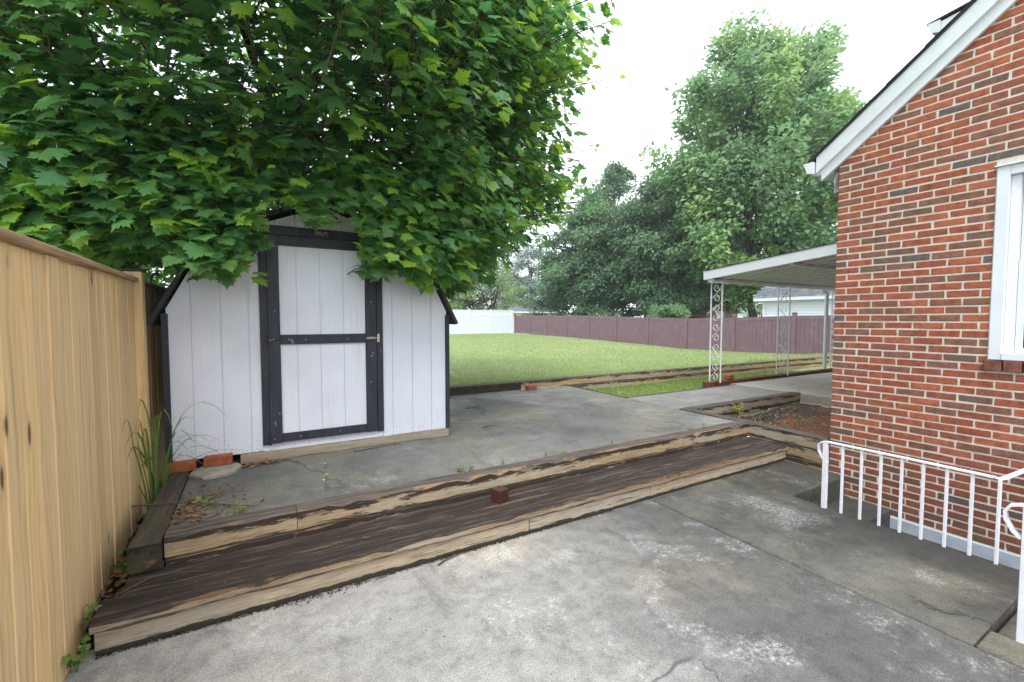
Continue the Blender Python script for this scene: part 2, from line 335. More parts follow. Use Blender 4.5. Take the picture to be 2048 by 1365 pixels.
m = Mat('dark_soil', 0.98); P = m.pos()
m.color(m.ramp(m.noise(P, 30, 5, 0.7), [(0.3, (0.025, 0.019, 0.014)), (0.55, (0.065, 0.045, 0.03)), (0.75, (0.17, 0.11, 0.07))])); m.bump(m.noise(P, 50, 5, 0.8), 1.0, 0.03); MT['dark_soil'] = m.m

# ------------------------------------------------------------------ mesh helpers
class MB:
    def __init__(s): s.v = []; s.f = []
    def add(s, vs, fs):
        k = len(s.v); s.v += [tuple(v) for v in vs]; s.f += [tuple(i + k for i in f) for f in fs]; return s
    def box(s, x0, x1, y0, y1, z0, z1):
        return s.add([(x0, y0, z0), (x1, y0, z0), (x1, y1, z0), (x0, y1, z0), (x0, y0, z1), (x1, y0, z1), (x1, y1, z1), (x0, y1, z1)],
                     [(0, 3, 2, 1), (4, 5, 6, 7), (0, 1, 5, 4), (1, 2, 6, 5), (2, 3, 7, 6), (3, 0, 4, 7)])
    def cbox(s, x0, x1, y0, y1, z0, z1, b=0.004):
        """box with chamfered edges: 44 triangles"""
        c = Vector(((x0 + x1) / 2, (y0 + y1) / 2, (z0 + z1) / 2)); h = ((x1 - x0) / 2, (y1 - y0) / 2, (z1 - z0) / 2)
        idx = {}; vs = []
        for sx in (-1, 1):
            for sy in (-1, 1):
                for sz in (-1, 1):
                    for a in range(3):
                        p = [sx * (h[0] - b), sy * (h[1] - b), sz * (h[2] - b)]; p[a] = (sx, sy, sz)[a] * h[a]
                        idx[(sx, sy, sz, a)] = len(vs); vs.append((c[0] + p[0], c[1] + p[1], c[2] + p[2]))
        fs = []
        sg = [(-1, -1), (1, -1), (1, 1), (-1, 1)]
        for a in range(3):
            o = [i for i in range(3) if i != a]
            for sa in (-1, 1):
                q = []
                for s1, s2 in sg:
                    k = [0, 0, 0]; k[a] = sa; k[o[0]] = s1; k[o[1]] = s2; q.append(idx[(*k, a)])
                fs.append(q)
            for s1, s2 in sg:
                k0 = [0, 0, 0]; k1 = [0, 0, 0]; k0[a] = -1; k1[a] = 1
                for k in (k0, k1): k[o[0]] = s1; k[o[1]] = s2
                fs.append([idx[(*k0, o[0])], idx[(*k1, o[0])], idx[(*k1, o[1])], idx[(*k0, o[1])]])
        for sx in (-1, 1):
            for sy in (-1, 1):
                for sz in (-1, 1): fs.append([idx[(sx, sy, sz, a)] for a in range(3)])
        return s.add(vs, fs)
    def prism(s, poly, y0, y1):
        """polygon in XZ extruded along Y"""
        n = len(poly)
        return s.add([(x, y0, z) for x, z in poly] + [(x, y1, z) for x, z in poly],
                     [tuple(range(n - 1, -1, -1)), tuple(range(n, 2 * n))] + [(i, (i + 1) % n, n + (i + 1) % n, n + i) for i in range(n)])
    def prismx(s, poly, x0, x1):
        """polygon in YZ extruded along X"""
        n = len(poly)
        return s.add([(x0, y, z) for y, z in poly] + [(x1, y, z) for y, z in poly],
                     [tuple(range(n)), tuple(range(2 * n - 1, n - 1, -1))] + [(i, n + i, n + (i + 1) % n, (i + 1) % n) for i in range(n)])
    def tube(s, pts, rad, n=6, squash=None):
        pts = [Vector(p) for p in pts]; k = len(pts); rad = rad if isinstance(rad, (list, tuple)) else [rad] * k
        up = Vector((0.13, 0.27, 0.95)); vs = []
        for i, p in enumerate(pts):
            t = (pts[min(i + 1, k - 1)] - pts[max(i - 1, 0)]).normalized()
            a = t.cross(up); a = a.normalized() if a.length > 1e-4 else Vector((1, 0, 0)); b = t.cross(a)
            for j in range(n):
                an = 2 * math.pi * j / n; vs.append(p + (a * math.cos(an) + b * math.sin(an)) * rad[i])
        fs = [(i * n + j, i * n + (j + 1) % n, (i + 1) * n + (j + 1) % n, (i + 1) * n + j) for i in range(k - 1) for j in range(n)]
        return s.add(vs, fs + [tuple(range(n - 1, -1, -1)), tuple((k - 1) * n + j for j in range(n))])
    def strip(s, pts, w, t, side):
        """flat bar following pts: width w along `side`, thickness t"""
        pts = [Vector(p) for p in pts]; sd = Vector(side).normalized(); k = len(pts); vs = []
        for i, p in enumerate(pts):
            d = (pts[min(i + 1, k - 1)] - pts[max(i - 1, 0)]).normalized(); n = d.cross(sd).normalized()
            for a, b in ((-1, -1), (1, -1), (1, 1), (-1, 1)): vs.append(p + sd * (a * w / 2) + n * (b * t / 2))
        fs = [(i * 4 + j, i * 4 + (j + 1) % 4, i * 4 + 4 + (j + 1) % 4, i * 4 + 4 + j) for i in range(k - 1) for j in range(4)]
        return s.add(vs, fs + [(3, 2, 1, 0), tuple((k - 1) * 4 + j for j in range(4))])
    def mesh(s, name):
        me = bpy.data.meshes.new(name); me.from_pydata(s.v, [], s.f); me.update()
        import bmesh
        b = bmesh.new(); b.from_mesh(me); bmesh.ops.recalc_face_normals(b, faces=b.faces); b.to_mesh(me); b.free(); return me

def beam_mesh(name, L, w, h, seg=14, bev=0.010, jit=0.004, seed=0, wear=0.0):
    """rough sawn timber along local X, centred; chamfered section, uneven arrises"""
    rg = random.Random(seed); vs = []; n = 8
    for i in range(seg + 1):
        x = -L / 2 + L * i / seg
        dy, dz = rg.uniform(-jit, jit), rg.uniform(-jit, jit)
        b = [bev * rg.uniform(0.6, 1.7) for _ in range(4)]
        if wear and 0 < i < seg: b[2] += max(0, rg.gauss(0, wear))
        H, W = h / 2, w / 2
        sec = [(-W + b[0], -H), (W - b[1], -H), (W, -H + b[1]), (W, H - b[3]), (W - b[3], H), (-W + b[2], H), (-W, H - b[2]), (-W, -H + b[0])]
        e = 0 if i in (0, seg) else 1
        vs += [(x, y + dy * e, z + (dz if z > 0 else 0) * e) for y, z in sec]
    fs = [(i * n + j, i * n + (j + 1) % n, (i + 1) * n + (j + 1) % n, (i + 1) * n + j) for i in range(seg) for j in range(n)]
    fs += [tuple(range(n - 1, -1, -1)), tuple(seg * n + j for j in range(n))]
    mb = MB(); mb.add(vs, fs); return mb.mesh(name)

WORLD = {}
def thing(name, label, cat, loc=(0, 0, 0), group=None):
    o = bpy.data.objects.new(name, None); COL.objects.link(o); o.location = loc; o.empty_display_size = 0.1
    o['label'] = label; o['category'] = cat
    if group: o['group'] = group
    WORLD[o.name] = Vector(loc); return o
def part(name, me, mat, parent=None, loc=(0, 0, 0), rot=None, smooth=False, label=None):
    """loc is the world position of the mesh origin"""
    if isinstance(me, MB): me = me.mesh(name)
    if mat and not me.materials: me.materials.append(MT[mat] if isinstance(mat, str) else mat)
    if smooth: me.polygons.foreach_set('use_smooth', [True] * len(me.polygons))
    o = bpy.data.objects.new(name, me); COL.objects.link(o)
    base = Vector((0, 0, 0))
    if parent is not None: o.parent = parent; base = WORLD[parent.name]
    o.location = Vector(loc) - base
    if rot: o.rotation_euler = rot
    WORLD[o.name] = Vector(loc)
    if label: o['label'] = label
    return o
def tag(o, label, cat=None, group=None, kind=None):
    o['label'] = label
    if cat: o['category'] = cat
    if group: o['group'] = group
    if kind: o['kind'] = kind
    return o
def struct(name, me, mat, label, loc=(0, 0, 0)):
    return tag(part(name, me, mat, loc=loc), label, kind='structure')

def np_mesh(name, V, F, tone=None, smooth=False):
    me = bpy.data.meshes.new(name); V = np.asarray(V, np.float32); F = np.asarray(F, np.int32)
    me.vertices.add(len(V)); me.vertices.foreach_set('co', V.ravel())
    k = F.shape[1]; me.loops.add(F.size); me.loops.foreach_set('vertex_index', F.ravel())
    me.polygons.add(len(F)); me.polygons.foreach_set('loop_start', np.arange(0, F.size, k, dtype=np.int32))
    if tone is not None:
        a = me.attributes.new('tone', 'FLOAT', 'POINT'); a.data.foreach_set('value', np.asarray(tone, np.float32))
    me.update(calc_edges=True); me.validate()
    if smooth: me.polygons.foreach_set('use_smooth', [True] * len(me.polygons))
    return me

def norm(a): return a / np.maximum(np.linalg.norm(a, axis=1, keepdims=True), 1e-6)
def foliage(name, P, N, T, S, tmpl, tris, tone):
    """one leaf per row: position, normal, tip direction, size"""
    T = norm(T); N = norm(N - T * np.sum(N * T, 1, keepdims=True)); X = np.cross(T, N)
    t = np.asarray(tmpl, np.float32); k = len(t)
    rg_ = np.random.default_rng(len(P)); cu = rg_.uniform(-0.6, 3.0, len(P))[:, None, None]; wi = rg_.uniform(0.78, 1.18, len(P))[:, None, None]
    sk = rg_.normal(0, 0.10, len(P))[:, None, None]
    V = P[:, None, :] + S[:, None, None] * (wi * (t[None, :, 0, None] + sk * t[None, :, 1, None] ** 2) * X[:, None, :] + t[None, :, 1, None] * T[:, None, :] + cu * t[None, :, 2, None] * N[:, None, :])
    F = (np.asarray(tris)[None] + (np.arange(len(P)) * k)[:, None, None]).reshape(-1, 3)
    return np_mesh(name, V.reshape(-1, 3), F, np.repeat(tone, k))

half = [(0, 0.06), (0.15, -0.02), (0.37, -0.04), (0.33, 0.11), (0.47, 0.19), (0.37, 0.26), (0.61, 0.46), (0.41, 0.50), (0.39, 0.63), (0.20, 0.55), (0.28, 0.77), (0.14, 0.76), (0, 1.02)]
out = half + [(-x, y) for x, y in reversed(half[1:-1])]
MAPLE_V = [(0, 0.36, 0.0)] + [(x, y, 0.05 * abs(x) / 0.6 - 0.30 * x * x - 0.14 * (y - 0.36) ** 2) for x, y in out]
nn_ = len(out)
MAPLE_F = [(0, 1 + i, 1 + (i + 1) % nn_) for i in range(nn_)]
k_ = len(MAPLE_V); MAPLE_V += [(-0.012, 0.07, 0), (0.012, 0.07, 0), (0.0, -0.62, 0.10)]; MAPLE_F += [(k_, k_ + 1, k_ + 2)]
LOW_V = [(0, 0.3, 0), (0, 0, 0), (0.42, 0.0, -0.06), (0.3, 0.25, 0), (0.58, 0.5, -0.1), (0.2, 0.55, 0), (0, 1, -0.1), (-0.2, 0.55, 0), (-0.58, 0.5, -0.1), (-0.3, 0.25, 0), (-0.42, 0, -0.06)]
LOW_F = [(0, i, i + 1) for i in range(1, 10)] + [(0, 10, 1)]
OVAL_V = [(0, 0, 0), (0.30, 0.35, 0.05), (0.22, 0.75, 0.0), (0, 1, -0.1), (-0.22, 0.75, 0.0), (-0.30, 0.35, 0.05)]
OVAL_F = [(0, 1, 2), (0, 2, 3), (0, 3, 4), (0, 4, 5)]

# ================================================================== THE SETTING
# ---- lower concrete yard (z = 0), cast in panels with open joints
def slab(name, x0, x1, y0, y1, z, t, mat, label, b=0.008):
    mb = MB(); mb.cbox(x0, x1, y0, y1, z - t, z, b); return struct(name, mb, mat, label)
slab('concrete_pavement', -0.80, 2.932, -4, 3.02, 0, 0.12, 'concrete_lower', 'pale patchy concrete yard in front of the wooden steps')
slab('concrete_pavement', 2.946, 4.085, 0.668, 2.70, 0, 0.16, 'concrete_side', 'darker stained concrete strip beside the iron railing')
slab('concrete_pavement', 2.946, 3.16, -4, 0.66, 0, 0.12, 'concrete_side', 'narrow concrete strip at the lower right edge')
slab('concrete_pavement', 3.166, 4.085, -4, 0.655, -0.045, 0.12, 'concrete_side', 'slightly sunken concrete panel under the near railing post')
slab('concrete_landing', 4.09, 5.055, 2.095, 3.05, -0.002, 0.30, 'concrete_side', 'concrete landing in the corner between wooden steps and brick house')
mb = MB(); mb.box(-0.75, 4.085, -4.2, 3.0, -0.40, -0.135); struct('subsoil', mb, 'dark_soil', 'dark earth below the concrete joints')
# stairwell beside the house
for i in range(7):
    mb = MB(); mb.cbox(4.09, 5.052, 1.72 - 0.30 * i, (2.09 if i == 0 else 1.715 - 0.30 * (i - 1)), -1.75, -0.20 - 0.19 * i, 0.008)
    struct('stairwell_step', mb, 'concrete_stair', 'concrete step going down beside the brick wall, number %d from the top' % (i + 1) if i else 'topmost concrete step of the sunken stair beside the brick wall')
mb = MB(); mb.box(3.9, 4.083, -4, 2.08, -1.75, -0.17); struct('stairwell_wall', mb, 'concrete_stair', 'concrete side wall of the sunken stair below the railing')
# ---- terrace, walk and patio
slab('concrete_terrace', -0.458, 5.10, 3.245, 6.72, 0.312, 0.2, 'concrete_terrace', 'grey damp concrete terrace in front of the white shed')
slab('concrete_walk', 5.104, 7.93, 4.115, 5.135, 0.314, 0.2, 'concrete_walk', 'concrete walk between the sunken grass strip and the planting bed')
slab('concrete_patio', 7.94, 15.5, 2.26, 5.26, 0.318, 0.25, 'concrete_patio', 'pale clean concrete patio under the metal roof')
# ---- lawn
FZ = [(0, 0.30), (8.82, 0.28), (11.26, 0.21), (13.7, 0.19), (16.1, 0.25), (18.6, 0.31), (21, 0.37), (23.4, 0.40), (30.75, 0.47), (60, 0.5)]
def fz(y):
    for (a, p), (b, q) in zip(FZ, FZ[1:]):
        if y <= b: return p + (q - p) * (y - a) / (b - a)
    return 0.5
def lawn_z(x, y):
    t = min(1, max(0, x / 17.3)); t = t * t * (3 - 2 * t)
    return 0.44 + (fz(y) - 0.44) * t + 0.012 * math.sin(x * 1.3 + y * 0.7) * math.sin(y * 0.9 - x * 0.4)
nx, ny = 60, 70; V = []; F = []
for j in range(ny + 1):
    for i in range(nx + 1):
        x = -0.7 + (17.9 + 0.7) * i / nx + 0.0; y = 6.93 + (31.3 - 6.93) * (j / ny) ** 1.3
        V.append((x, y, lawn_z(x, y)))
for j in range(ny):
    for i in range(nx):
        a = j * (nx + 1) + i; F.append((a, a + 1, a + nx + 2, a + nx + 1))
struct('lawn', np_mesh('lawn', V, F, smooth=True), 'lawn', 'mown green lawn behind the terrace reaching to both fences')
mb = MB(); mb.box(5.11, 17.5, 5.14, 6.80, 0.0, 0.16); struct('sunken_lawn', mb, 'lawn', 'strip of grass below the timber wall beside the walk')
mb = MB()
for a in ((-110, -0.76, -60, 110), (17.95, 110, -60, 110), (-0.76, 17.95, 31.35, 110), (-0.76, 17.95, -60, -4.2)):
    mb.add([(a[0], a[2], 0.06), (a[1], a[2], 0.06), (a[1], a[3], 0.06), (a[0], a[3], 0.06)], [(0, 1, 2, 3)])
struct('ground', mb, 'lawn', 'grassy ground of the neighbouring plots beyond the fences')
# ---- soil
def soil_sheet(name, x0, x1, y0, y1, zf, mat, label, n=40):
    V = []; F = []
    for j in range(n + 1):
        for i in range(n + 1):
            x = x0 + (x1 - x0) * i / n; y = y0 + (y1 - y0) * j / n; V.append((x, y, zf(x, y)))
    for j in range(n):
        for i in range(n): a = j * (n + 1) + i; F.append((a, a + 1, a + n + 2, a + n + 1))
    return struct(name, np_mesh(name, V, F, smooth=True), mat, label)
rgs = random.Random(3)
soil_sheet('planting_soil', 5.21, 7.93, 2.26, 3.97, lambda x, y: 0.13 + 0.05 * math.sin(x * 3.1) * math.sin(y * 2.7 + 1) + rgs.uniform(-0.012, 0.012), 'soil', 'reddish bare soil in the bed beside the brick house')
soil_sheet('fence_soil', -0.82, -0.455, 2.66, 6.7, lambda x, y: -0.03 + 0.06 * max(0, min(1, (y - 2.66) * 6)) + 0.05 * max(0, min(1, y - 3)) + rgs.uniform(-0.01, 0.01), 'dark_soil', 'dark litter covered soil between the wooden fence and the steps')

# ================================================================== BOARD FENCE (left)
fx = -0.735
fence = thing('wooden_fence', 'new tan wooden board fence running past the shed', 'fence', (fx, 3.0, 0.0))
rg = random.Random(11); y = 0.9; k = 0; bm_cache = []
for s in range(6):
    mb = MB(); mb.cbox(-0.0095, 0.0095, -0.0682, 0.0682, 0, 1.85, 0.003); bm_cache.append(mb.mesh('board'))
while y < 9.4:
    z0 = -0.03 if y < 3.2 else 0.0
    o = part('board', bm_cache[k % 6], 'fence_wood', fence, (fx - 0.0095 + rg.uniform(-0.0045, 0.0025), y + 0.07, z0 + rg.uniform(-0.008, 0.004)), (0, rg.uniform(-0.003, 0.003), 0))
    y += 0.1415; k += 1
for z in (0.30, 1.0, 1.62):
    mb = MB(); mb.cbox(-0.07, -0.022, 0.9, 9.4, z, z + 0.085, 0.004); part('rail', mb, 'fence_wood', fence, (fx, 0, 0))

mb = MB(); mb.cbox(-0.095, 0.030, 0.9, 4.215, 0, 0.032, 0.004); part('top_cap', mb, 'fence_cap_wood', fence, (fx, 0, 1.826))
mb = MB(); mb.cbox(-0.095, 0.030, 4.34, 9.4, 0, 0.032, 0.004); part('top_cap', mb, 'fence_cap_wood', fence, (fx, 0, 1.826))
for py in (1.95, 4.28, 6.7):
    if py == 1.95: continue
    mb = MB(); mb.cbox(-0.052, 0.052, -0.056, 0.056, 0, 1.885, 0.005)
    po = part('post', mb, 'fence_wood', fence, (fx - 0.005 if py == 4.28 else fx - 0.09, py, 0.02))
    mb = MB(); mb.cbox(-0.062, 0.062, -0.066, 0.066, 0, 0.020, 0.004)
    mb.add([(-0.058, -0.062, 0.02), (0.058, -0.062, 0.02), (0.058, 0.062, 0.02), (-0.058, 0.062, 0.02), (0, 0, 0.042)], [(0, 1, 4), (1, 2, 4), (2, 3, 4), (3, 0, 4)])
    part('post_cap', mb, 'black_cap', po, (fx - 0.005 if py == 4.28 else fx - 0.09, py, 1.905), label='black pyramid cap')

# ================================================================== TIMBER STEPS AND RETAINING WALLS
def beams(root, name, mat, axis, items, w, h, seed0=0, wear=0.0, bev=0.008):
    """items: (start, end, cross position, z centre)"""
    for q, (a, b, c, z) in enumerate(items):
        L = b - a; me = beam_mesh(name, L, w, h, max(6, int(L * 11)), bev, 0.003, seed0 + q, wear)
        loc = ((a + b) / 2, c, z) if axis == 'x' else (c, (a + b) / 2, z)
        part(name, me, mat, root, loc, None if axis == 'x' else (0, 0, R(90)))
steps = thing('timber_steps', 'long dark painted wooden step below the terrace edge', 'steps', (2.2, 2.87, 0))
beams(steps, 'tread_board', 'timber_tread', 'x', [(-0.665, 5.068, 2.757, 0.1465)], 0.222, 0.047, 40, 0.011)
beams(steps, 'tread_board', 'timber_tread', 'x', [(-0.60, 5.068, 2.985, 0.144)], 0.222, 0.047, 41, 0.003)
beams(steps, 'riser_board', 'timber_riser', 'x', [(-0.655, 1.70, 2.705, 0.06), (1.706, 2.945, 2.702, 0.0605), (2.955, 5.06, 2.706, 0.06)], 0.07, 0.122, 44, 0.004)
beams(steps, 'bearer', 'timber_dark', 'x', [(-0.60, 5.06, 2.95, 0.06)], 0.10, 0.12, 48)
terr = thing('timber_retaining_wall', 'split and mould stained timber edge of the terrace above the step', 'retaining wall', (2.2, 3.17, 0.06))
beams(terr, 'timber', 'timber_edge', 'x', [(-0.452, 0.222, 3.172, 0.266), (0.226, 2.62, 3.170, 0.266), (2.624, 5.062, 3.172, 0.266)], 0.14, 0.128, 50, 0.016)
beams(terr, 'timber', 'timber_edge', 'x', [(-0.45, 2.2, 3.178, 0.131), (2.204, 5.06, 3.18, 0.131)], 0.135, 0.134, 56)
lft = thing('timber_retaining_wall', 'short blackened timber edge beside the wooden fence', 'retaining wall', (-0.53, 3.7, 0.05))
beams(lft, 'timber', 'timber_dark', 'y', [(3.03, 4.39, -0.53, 0.262)], 0.142, 0.140, 60, 0.004, 0.006)
beams(lft, 'timber', 'timber_dark', 'y', [(3.05, 4.39, -0.528, 0.12)], 0.138, 0.138, 61)
rgt = thing('timber_retaining_wall', 'timber wall joining the terrace corner to the brick house corner', 'retaining wall', (5.13, 2.62, 0))
beams(rgt, 'timber', 'timber_bed', 'y', [(2.268, 4.10, 5.135, 0.262)], 0.138, 0.136, 64, 0.006)
beams(rgt, 'timber', 'timber_bed', 'y', [(2.270, 3.10, 5.138, 0.124), (2.266, 3.12, 5.134, -0.012)], 0.134, 0.134, 66)
bed = thing('timber_retaining_wall', 'timber edging between the walk and the soil bed', 'retaining wall', (6.5, 4.03, 0.05))
beams(bed, 'timber', 'timber_bed', 'x', [(5.21, 7.92, 4.042, 0.262)], 0.138, 0.136, 70, 0.004)
beams(bed, 'timber', 'timber_bed', 'x', [(5.21, 7.92, 4.045, 0.124)], 0.132, 0.134, 71)
mb = MB(); mb.cbox(7.935, 9.5, 2.25, 3.98, 0.0, 0.245, 0.006)
lw = thing('timber_retaining_wall', 'long tan and black stained timber wall holding up the lawn', 'retaining wall', (9.0, 6.85, 0.05))
beams(lw, 'timber', 'timber_dark', 'x', [(1.6, 4.15, 6.85, 0.368)], 0.14, 0.142, 79, 0.006)
beams(lw, 'timber', 'timber_lawn', 'x', [(4.154, 8.55, 6.852, 0.370), (8.554, 11.0, 6.85, 0.368), (11.004, 13.9, 6.853, 0.366), (13.904, 17.3, 6.85, 0.36)], 0.14, 0.142, 80, 0.006)
beams(lw, 'timber', 'timber_lawn', 'x', [(5.104, 7.25, 6.845, 0.225), (7.254, 10.1, 6.848, 0.224), (10.104, 12.5, 6.846, 0.225), (12.504, 17.3, 6.848, 0.224)], 0.136, 0.138, 88, 0.003)
# thin dark edging boards of the walk
edg = thing('edging_board', 'thin dark board edging the terrace beside the sunken grass', 'edging', (5.11, 5.95, 0.2))
beams(edg, 'board', 'timber_dark', 'y', [(5.15, 6.77, 5.125, 0.255)], 0.04, 0.13, 95)
edg = thing('edging_board', 'thin dark board edging the walk beside the sunken grass', 'edging', (6.4, 5.15, 0.2))
beams(edg, 'board', 'timber_dark', 'x', [(5.148, 7.95, 5.158, 0.255)], 0.04, 0.13, 96)
# wood block on the tread
mb = MB(); mb.cbox(-0.048, 0.048, -0.048, 0.048, 0, 0.098, 0.003)
tag(part('wood_block', mb, 'block_wood', None, (1.605, 2.93, 0.1695), (0, 0, R(18))), 'small red-brown wooden cube lying on the tread', 'block')

# ================================================================== SHED
SY = 4.43; SX0, SX1 = -0.585, 1.785; CXS = 0.60; SB = 0.402
shed = thing('garden_shed', 'white barn shaped garden shed with navy black trim', 'shed', (CXS, 5.6, 0.31))
def roof_z(x):
    d = abs(x - CXS)
    pts = [(0, 2.60), (0.88, 2.245), (1.20, 1.62), (1.27, 1.50)]
    for (a, p), (b, q) in zip(pts, pts[1:]):
        if d <= b: return p + (q - p) * (d - a) / (b - a)
    return 1.5
def plank(x0, x1, z0, z1=None, t=0.012, y=SY):
    """siding strip; its top follows the roof unless z1 is given"""
    mb = MB()
    if z1 is not None: poly = [(x0, z0), (x1, z0), (x1, z1), (x0, z1)]
    else:
        xs = [x1] + [x for x in (CXS + 0.88, CXS, CXS - 0.88) if x0 < x < x1] + [x0]
        poly = [(x0, z0), (x1, z0)] + [(x, roof_z(x) - 0.02) for x in xs]
    mb.prism(poly, y, y + t); return mb
gro = [SX0, -0.42, -0.218, -0.018, 0.07]
for a, b in zip(gro, gro[1:]): part('siding_board', plank(a + 0.003, b - 0.003, SB + (0.008 if a < -0.3 else 0)), 'shed_white', shed)
gro = [1.108, 1.207, 1.409, 1.612, SX1]
for a, b in zip(gro, gro[1:]): part('siding_board', plank(a + 0.003, b - 0.003, SB - 0.01), 'shed_white', shed)
gro = [0.07, 0.20, 0.355, 0.546, 0.750, 0.945, 1.108]
for a, b in zip(gro, gro[1:]):
    part('siding_board', plank(a + 0.003, b - 0.003, 2.30), 'shed_white', shed)
part('siding_board', plank(0.073, 1.105, SB - 0.005, 0.46), 'shed_white', shed)
# body behind the boards
prof = [(SX0 + 0.004, SB), (SX1 - 0.004, SB), (SX1 - 0.004, 1.60), (CXS + 0.88, 2.20), (CXS, 2.56), (CXS - 0.88, 2.20), (SX0 + 0.004, 1.60)]
mb = MB(); mb.prism(prof, SY + 0.009, 6.55); part('wall', mb, 'shed_white', shed)
# roof slabs with dark edges
for s in (-1, 1):
    for nm, (d0, z0), (d1, z1) in (('roof_panel', (0.0, 2.625), (0.90, 2.26)), ('roof_panel', (0.885, 2.262), (1.272, 1.500))):
        n = Vector((z0 - z1, d1 - d0)).normalized() * 0.030
        poly = [(CXS + s * d0, z0), (CXS + s * d1, z1), (CXS + s * (d1 + n[0]), z1 + n[1]), (CXS + s * (d0 + n[0]), z0 + n[1])]
        mb = MB(); mb.prism(poly, SY - 0.055, 6.62); part(nm, mb, 'shingle_dark', shed)
# corner trim
for a, b in ((SX0 - 0.028, SX0 + 0.016), (SX1 - 0.018, SX1 + 0.026)):
    mb = MB(); mb.cbox(a, b, SY - 0.018, SY + 0.05, SB - 0.005, 1.60, 0.003); part('corner_trim', mb, 'shed_trim', shed)
# door casing and header
for a, b in ((0.064, 0.122), (1.054, 1.112)):
    mb = MB(); mb.cbox(a, b, SY - 0.020, SY - 0.001, 0.452, 2.285, 0.002); part('door_casing', mb, 'shed_trim', shed)
mb = MB(); mb.cbox(0.02, 1.15, SY - 0.024, SY - 0.001, 2.290, 2.368, 0.003); hd = part('door_header', mb, 'shed_trim', shed)
fc = bpy.data.curves.new('sign', 'FONT'); fc.body = "SHELLY'S"; fc.size = 0.044; fc.extrude = 0.0015; fc.space_character = 1.0
fo = bpy.data.objects.new('sign', fc); COL.objects.link(fo)
bpy.context.view_layer.update()
tm = bpy.data.meshes.new_from_object(fo.evaluated_get(bpy.context.evaluated_depsgraph_get())); bpy.data.objects.remove(fo)
tm.materials.clear()
tl = part('lettering', tm, 'sign_letters', hd, (0.516, SY - 0.0262, 2.317), (R(90), 0, 0)); tl.scale = (0.60, 1.0, 1.0)
# door
door = part('door', plank(0.13, 1.045, 0.475, 2.285, 0.006, SY - 0.004), 'shed_white', shed)
gro = [0.216, 0.354, 0.547, 0.750, 0.948]
for a, b in zip(gro, gro[1:]):
    part('door_board', plank(a + 0.0025, b - 0.0025, 0.53, 1.34, 0.009, SY - 0.0125), 'shed_white', door)
    part('door_board', plank(a + 0.0025, b - 0.0025, 1.41, 2.21, 0.009, SY - 0.0125), 'shed_white', door)
for nm, b in (('stile', (0.125, 0.218, 0.462, 2.283)), ('stile', (0.946, 1.047, 0.462, 2.283)), ('rail', (0.2185, 0.9455, 2.198, 2.2825)), ('rail', (0.2185, 0.9455, 1.333, 1.418)), ('rail', (0.2185, 0.9455, 0.466, 0.542))):
    mb = MB(); mb.cbox(b[0], b[1], SY - 0.034, SY - 0.0105, b[2], b[3], 0.003); part(nm, mb, 'shed_trim', door)
# latch, strap hinge, screws
mb = MB(); mb.tube([(0.948, SY - 0.045, 1.372), (0.985, SY - 0.052, 1.376), (1.03, SY - 0.052, 1.374), (1.058, SY - 0.043, 1.372)], [0.008, 0.013, 0.011, 0.007], 8)
mb.cbox(1.05, 1.075, SY - 0.040, SY - 0.0345, 1.335, 1.412, 0.002)
part('latch', mb, 'galvanised', door, label='small grey metal turn latch')
for z, l in ((1.375, 0.20), (0.49, 0.09)):
    mb = MB(); mb.cbox(0.095, 0.125 + l, SY - 0.038, SY - 0.0345, z - 0.010, z + 0.010, 0.001); mb.tube([(0.125, SY - 0.041, z - 0.04), (0.125, SY - 0.041, z + 0.04)], 0.007, 8)
    part('hinge', mb, 'shed_trim', door)
mb = MB()
for x, z in ((0.14, 1.372), (0.165, 1.38), (0.285, 1.375), (0.42, 1.372), (0.78, 1.372), (0.10, 1.86), (0.99, 0.95), (0.998, 1.20), (0.36, 0.505), (0.70, 0.507), (0.155, 0.50), (1.0, 1.72)):
    mb.tube([(x, SY - 0.034, z), (x, SY - 0.0405, z)], [0.006, 0.0045], 6)
part('screw', mb, 'galvanised', door)
# skid timber under the front wall
me = beam_mesh('skid', 1.90, 0.10, 0.088, 12, 0.008, 0.003, 5, 0.002)
part('skid', me, 'timber_skid', shed, (0.845, SY + 0.035, 0.352))
for yy in (5.4, 6.4):
    mb = MB(); mb.cbox(-0.5, 1.75, yy, yy + 0.1, 0.312, 0.40, 0.004); part('skid', mb, 'timber_skid', shed)
# ---- loose bricks and stone at the shed foot
lb = MB(); lb.cbox(-0.1, 0.1, -0.046, 0.046, 0, 0.078, 0.004); LBM = lb.mesh('loose_brick')
def loose(loc, rz, label): return tag(part('loose_brick', LBM, 'brick_loose', None, loc, (0, 0, R(rz))), label, 'brick')
loose((-0.515, 4.415, 0.331), 1, 'orange brick under the shed corner beside the wooden fence')
loose((-0.262, 4.405, 0.346), -2, 'orange brick propping the shed on the flat stone')
rg = random.Random(5); pts = []
for i in range(14):
    a = 2 * math.pi * i / 14; pts.append((0.185 * math.cos(a) * rg.uniform(0.85, 1.1), 0.185 * math.sin(a) * rg.uniform(0.8, 1.05)))
mb = MB(); n = 14
mb.add([(x, y, 0) for x, y in pts] + [(x * 0.99, y * 0.99, 0.022) for x, y in pts] + [(x * 0.9, y * 0.9, 0.033) for x, y in pts],
       [tuple(range(n - 1, -1, -1)), tuple(range(2 * n, 3 * n))] + [(l * n + i, l * n + (i + 1) % n, (l + 1) * n + (i + 1) % n, (l + 1) * n + i) for l in (0, 1) for i in range(n)])
tag(part('flat_stone', mb, 'stone_slab', None, (-0.275, 4.285, 0.311), (0, 0, 0.2)), 'flat grey stone under the propping brick at the shed', 'stone')
loose((4.26, 6.62, 0.312), 8, 'single red brick lying at the foot of the lawn wall')
